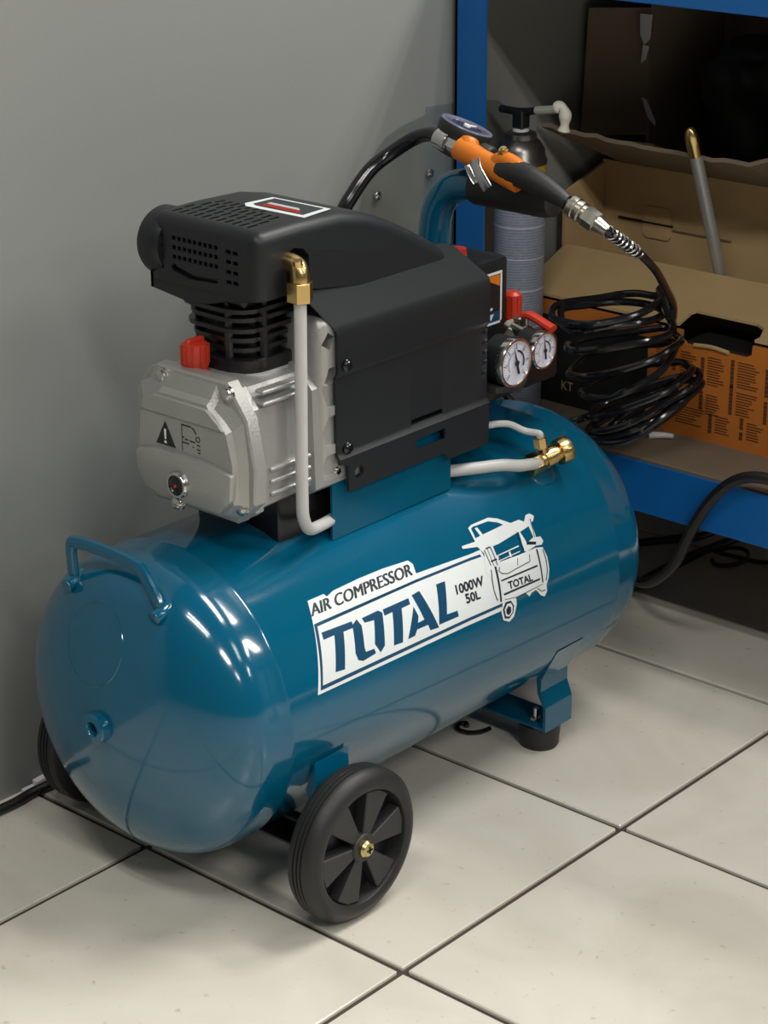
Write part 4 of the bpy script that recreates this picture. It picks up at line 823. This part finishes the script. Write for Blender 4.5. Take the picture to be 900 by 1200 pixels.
for x in (OX+0.004, OX+0.088): panel('side_panel', (OX+0.004, OY1-0.004 if x < OX+0.01 else OY0, ZB), (0.088, 0, 0), (0, 0, OZ-ZB-0.002), 0.004, 'cardboard_dark', ob)
bm = bmesh.new(); box(bm, (OX+0.088, OY0, ZB), (OX+0.092, OY1, OZ-0.004)); obj('back_panel', bm, 'cardboard_dark', ob, smooth=False)
bm = bmesh.new(); box(bm, (OX+0.004, OY0, ZB), (OX+0.088, OY1, ZB+0.004)); obj('bottom_panel', bm, 'cardboard_dark', ob, smooth=False)
bm = bmesh.new(); box(bm, (OX+0.006, 0.145, ZB+0.004), (OX+0.085, 0.25, 0.352), 0.004, 1); inn = obj('interior_shade', bm, 'black_void', ob)  # black block painting the shade inside the box, seen through the hand hole
bm = bmesh.new(); tube(bm, [(OX-0.001, 0.228, 0.3525), (OX-0.001, 0.205, 0.3545), (OX-0.001, 0.182, 0.3525)], 0.0025, 8, 6); obj('hole_rim', bm, 'cardboard', ob)
# printed columns of text on the orange front: headings and lines
bm = bmesh.new()
for (yc, zt, zb_) in ((0.216, 0.340, 0.303), (0.216, 0.300, 0.278), (0.176, 0.345, 0.316), (0.176, 0.314, 0.282), (0.202, 0.275, 0.254), (0.160, 0.279, 0.265), (0.160, 0.262, 0.255), (0.130, 0.343, 0.310), (0.130, 0.305, 0.280), (0.255, 0.342, 0.318)):
    z = zt
    while z > zb_:
        h = random.uniform(0.0025, 0.005); box(bm, (OX-0.0005, yc-0.0022, z-h), (OX, yc+0.0022, z)); z -= h+0.0008
for (y0, y1, zt, n_) in ((0.209, 0.186, 0.342, 11), (0.209, 0.186, 0.297, 8), (0.169, 0.140, 0.344, 10), (0.169, 0.140, 0.308, 9), (0.195, 0.168, 0.274, 7), (0.153, 0.13, 0.275, 7), (0.246, 0.224, 0.342, 10), (0.28, 0.258, 0.338, 8), (0.25, 0.21, 0.276, 7), (0.28, 0.258, 0.295, 9), (0.123, 0.09, 0.342, 14)):
    for k in range(n_):
        l = random.uniform(0.55, 1.0); z = zt-k*0.0032; box(bm, (OX-0.0005, y0-(y0-y1)*l, z-0.0011), (OX, y0, z))
pr_ = obj('box_print', bm, 'print_brown', ob, smooth=False)

# brown box behind, with open flaps
bb = empty('brown_box', (0.93, 0.17, ZB), 'open brown cardboard box with raised flaps behind the low orange box', 'box')
BX0, BX1, BY0, BY1 = 0.876, 0.962, -0.14, 0.494
panel('front_panel', (BX0, BY0, ZB), (0, BY1-BY0, 0), (0, 0, 0.165), 0.004, 'cardboard', bb)
back = panel('back_panel', (BX1, BY0, ZB), (0, BY1-BY0, 0), (0, 0, 0.260), -0.004, 'cardboard', bb)
for y, h1, h2 in ((BY1-0.004, 0.253, 0.258), (BY0, 0.22, 0.258)):
    bm = bmesh.new(); prism(bm, [Vector((x, y, z)) for x, z in ((BX0, ZB), (BX1, ZB), (BX1, ZB+h2), (BX0, ZB+h1-0.02))], (0, 0.004, 0)); obj('side_panel', bm, 'cardboard', bb, smooth=False)
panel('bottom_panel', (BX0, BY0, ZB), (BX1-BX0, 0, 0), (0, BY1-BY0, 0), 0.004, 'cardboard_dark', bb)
# front flap folded outwards over the orange box
bm = bmesh.new()
prism(bm, [Vector(p) for p in ((BX0, BY1-0.006, 0.405), (BX0, BY0+0.01, 0.405), (0.778, BY0-0.01, 0.3705), (0.778, 0.150, 0.3705), (0.784, 0.147, 0.3726), (0.800, 0.152, 0.3783), (0.806, 0.165, 0.3804), (0.806, 0.246, 0.3804), (0.801, 0.2495, 0.3787), (0.778, 0.2505, 0.3705), (0.778, 0.483, 0.3705))], (0, 0, 0.0035))
obj('front_flap', bm, 'cardboard', bb, smooth=False)
# die-cut tab in the back panel
bm = bmesh.new(); prism(bm, [Vector((BX1-0.0041, y, z)) for y, z in rrect(0.408, 0.432, 0.021, 0.020, 0.007, 4)], (-0.0022, 0, 0)); obj('locking_tab', bm, 'cardboard', bb, smooth=False)
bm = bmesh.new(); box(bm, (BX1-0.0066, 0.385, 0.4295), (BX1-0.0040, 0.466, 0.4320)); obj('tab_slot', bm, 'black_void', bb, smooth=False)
bm = bmesh.new(); box(bm, (BX1-0.006, 0.300, 0.4255), (BX1-0.0040, 0.385, 0.4268)); obj('tab_slot', bm, 'cardboard_dark', bb, smooth=False)
# back flap leaning forward with a torn edge
bm = bmesh.new(); N = 40; lo, hi = [], []
for k in range(N+1):
    f = k/N; y = 0.500+(BY0-0.500)*f
    jag = 0.004*noise.noise(Vector((k*0.7, 0, 0)))+(0.010 if 0.46 < f < 0.54 else 0.0)*sin((f-0.46)/0.08*pi)
    sag = -0.006*sin(f*pi*1.6)
    hi.append(Vector((0.835+jag*0.4+0.02*f, y, 0.559+jag+sag-0.010*f))); lo.append(Vector((BX1-0.002, min(y, 0.493)-0.03*max(0, 1-f*6), 0.4985)))
for off in (0, 1): pass
V = [[bm.verts.new(p) for p in lo], [bm.verts.new(p) for p in hi], [bm.verts.new(p+Vector((0.0012, 0, 0.0048))) for p in hi], [bm.verts.new(p+Vector((0.001, 0, 0.0048))) for p in lo]]
for a in range(4):
    for k in range(N): bm.faces.new([V[a][k], V[a][k+1], V[(a+1) % 4][k+1], V[(a+1) % 4][k]])
bm.faces.new([V[a][0] for a in range(4)]); bm.faces.new([V[a][-1] for a in range(4)])
obj('back_flap', bm, 'cardboard_dark', bb, smooth=False)  # darker than the other flaps: shadow on its underside put into the colour

# rod with brass tip standing in the brown box
rod = empty('spray_lance', (0.93, 0.24, 0.244), 'grey metal lance with brass tip standing in the open brown box', 'lance')
ra, rb_ = Vector((0.937, 0.256, 0.251)), Vector((0.822, 0.2785, 0.590)); rd = (rb_-ra).normalized()
bm = bmesh.new(); cyl(bm, ra, ra+rd*0.325, 0.0075, 18); obj('lance_tube', bm, 'steel_rod', rod)
bm = bmesh.new(); lathe(bm, [(0.322, 0.0078), (0.334, 0.0085), (0.346, 0.0082), (0.354, 0.0062), (0.358, 0.003), (0.359, 0)], ra, rd, 20); obj('lance_tip', bm, 'brass', rod)

# tall box with black bag behind
tb = empty('tall_box', (1.06, 0.2, ZB), 'tall dark cardboard box with taped flap, upright at the back of the shelf', 'box')
TX0, TX1, TY0, TY1, TZ = 0.972, 1.135, -0.20, 0.440, 0.715
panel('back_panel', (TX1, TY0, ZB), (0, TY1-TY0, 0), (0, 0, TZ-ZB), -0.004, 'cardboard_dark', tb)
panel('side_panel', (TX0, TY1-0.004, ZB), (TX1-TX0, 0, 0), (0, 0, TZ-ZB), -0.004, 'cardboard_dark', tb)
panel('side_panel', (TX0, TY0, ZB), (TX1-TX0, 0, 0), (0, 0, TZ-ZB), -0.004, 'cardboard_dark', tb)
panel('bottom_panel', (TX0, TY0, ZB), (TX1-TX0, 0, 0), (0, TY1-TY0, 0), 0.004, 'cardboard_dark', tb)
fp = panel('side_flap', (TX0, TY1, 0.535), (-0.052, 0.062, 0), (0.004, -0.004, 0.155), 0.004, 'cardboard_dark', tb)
bm = bmesh.new()
for P in ([(0.962, 0.448, 0.685), (0.968, 0.434, 0.684), (0.968, 0.436, 0.655), (0.964, 0.442, 0.648), (0.962, 0.447, 0.660)], [(0.963, 0.443, 0.648), (0.967, 0.437, 0.646), (0.966, 0.440, 0.630), (0.964, 0.446, 0.625)], [(0.960, 0.440, 0.585), (0.962, 0.434, 0.583), (0.960, 0.418, 0.558), (0.958, 0.417, 0.553), (0.957, 0.428, 0.563)]):
    bm = bmesh.new(); prism(bm, [Vector(p)+Vector((-0.007, -0.004, 0)) for p in P], (-0.0006, -0.0004, 0)); obj('tape_strip', bm, 'tape', tb, smooth=False)
bm = bmesh.new(); t = bmesh.new(); bmesh.ops.create_icosphere(t, subdivisions=5, radius=1)
for v in t.verts:
    n_ = v.co.normalized(); k = 1+0.16*noise.noise(n_*2.2)+0.06*abs(noise.noise(n_*7))
    def se(a): return math.copysign(abs(a)**0.45, a)
    v.co = Vector((1.052+se(n_.x)*0.068*k, 0.118+se(n_.y)*0.275*k, 0.465+se(n_.z)*0.205*k))
merge(bm, t)
for v in bm.verts: v.co = Vector((min(max(v.co.x, 0.978), 1.127), min(max(v.co.y, -0.193), 0.432), max(v.co.z, 0.2445)))
tag(obj('plastic_bag', bm, 'bag', angle=70), 'crumpled black plastic bag filling the tall cardboard box', 'bag')
bm = bmesh.new(); prism(bm, [Vector(p) for p in ((0.900, 0.418, 0.530), (0.902, 0.384, 0.5305), (0.925, 0.382, 0.5215), (0.935, 0.398, 0.518), (0.935, 0.424, 0.518), (0.915, 0.428, 0.525))], (0.004, 0, 0.012), 0.001, 1)
tag(obj('cardboard_scrap', bm, 'cardboard', smooth=False), 'small pale cardboard scrap lying on the torn upper flap', 'scrap')

# clear plate on the wall
ap = empty('acrylic_plate', (0.655, 0.5095, 0.48), 'clear acrylic plate with rounded corners screwed to the grey wall', 'plate')
bm = bmesh.new()
outl = [(0.513, 0.40), (0.517, 0.51), (0.527, 0.545), (0.543, 0.572), (0.562, 0.588), (0.590, 0.597), (0.631, 0.603), (0.632, 0.612), (0.730, 0.606), (0.765, 0.600), (0.788, 0.585), (0.797, 0.562), (0.800, 0.40)]
prism(bm, [Vector((x, 0.5075, z)) for x, z in outl], (0, 0.0035, 0), 0.0008, 1); obj('plate', bm, 'acrylic', ap, smooth=False)
for x, z in ((0.547, 0.525), (0.638, 0.535), (0.770, 0.52)):
    bm = bmesh.new(); lathe(bm, [(0, 0.0055), (0.0022, 0.005), (0.0034, 0.003), (0.0036, 0)], (x, 0.5085, z), (0, -1, 0), 16); obj('plate_screw', bm, 'chrome', ap)

# cables
def cable(pts, r, label, mt='cable_black', cat='cable', name='power_cable', n=10):
    bm = bmesh.new(); tube(bm, pts, r, n, 8); return tag(obj(name, bm, mt), label, cat)
cable([(0.70, -0.30, 0.2475), (0.70, -0.10, 0.2475), (0.682, 0.005, 0.2465), (0.665, 0.052, 0.263), (0.662, 0.090, 0.2545), (0.664, 0.122, 0.224), (0.668, 0.148, 0.182), (0.690, 0.185, 0.120), (0.735, 0.245, 0.066), (0.79, 0.305, 0.032), (0.832, 0.345, 0.0135), (0.838, 0.368, 0.0068), (0.78, 0.388, 0.0066), (0.65, 0.40, 0.0066)], 0.0065, 'thick black cable looping over the shelf edge down to the floor')
cable([(0.70, 0.30, 0.0055), (0.83, 0.331, 0.0055), (0.94, 0.3335, 0.0055), (1.02, 0.3236, 0.0055), (1.10, 0.31, 0.0055), (1.19, 0.30, 0.0055)], 0.0055, 'grey black cable lying on the floor nearest the compressor tank', 'hub_grey')
cable([(0.80, 0.44, 0.005), (0.94, 0.412, 0.005), (0.985, 0.353, 0.0152), (1.045, 0.335, 0.0152), (1.09, 0.300, 0.005), (1.17, 0.24, 0.005)], 0.005, 'black cable crossing over another cable under the blue shelf')
cable([(0.88, 0.46, 0.003), (0.98, 0.40, 0.003), (1.03, 0.37, 0.003)], 0.003, 'thin black wire far under the shelf by the wall')
lp = [(0.985+0.030*cos(2*pi*k/12+2.2), 0.292+0.020*sin(2*pi*k/12+2.2), 0.003+0.0005*k) for k in range(12)]
cable(lp+[(0.985, 0.275, 0.0085), (1.005, 0.250, 0.003), (1.06, 0.20, 0.003), (1.10, 0.13, 0.003)], 0.0028, 'thin black wire with a small loop on the shaded floor')
cable([(-0.20, 0.472, 0.005), (-0.09, 0.489, 0.005), (-0.035, 0.4905, 0.005), (-0.010, 0.4935, 0.005), (0.018, 0.493, 0.005), (0.06, 0.499, 0.005), (0.2, 0.500, 0.005)], 0.0055, 'black power cord on the floor along the grey wall')
bm = bmesh.new(); box(bm, (0.004, 0.503, 0.0), (0.030, 0.511, 0.009), 0.001, 1, rot=Matrix.Rotation(0.08, 3, 'Z')); box(bm, (-0.012, 0.5035, 0.0), (0.003, 0.509, 0.005), 0.001, 1)
tag(obj('plaster_crumb', bm, 'white_plastic', smooth=False), 'white plaster crumb beside the power cord at the wall foot', 'debris')
bm = bmesh.new(); tube(bm, [(0.400, 0.252, 0.0030), (0.404, 0.258, 0.0030), (0.397, 0.262, 0.0028), (0.388, 0.255, 0.0028), (0.388, 0.243, 0.0028), (0.398, 0.233, 0.0028), (0.412, 0.230, 0.0028)], 0.0026, 8, 6)
tag(obj('wire_scrap', bm, 'black_gloss'), 'small black hooked wire scrap on the tile by the rear foot', 'scrap')
bm = bmesh.new(); tube(bm, [(0.742, 0.262, 0.2445), (0.752, 0.250, 0.2445), (0.757, 0.238, 0.2445)], lambda t: 0.0045-0.0018*t, 10, 4)
tag(obj('plastic_clip', bm, 'white_plastic'), 'small white plastic clip on the shelf before the orange box', 'clip')
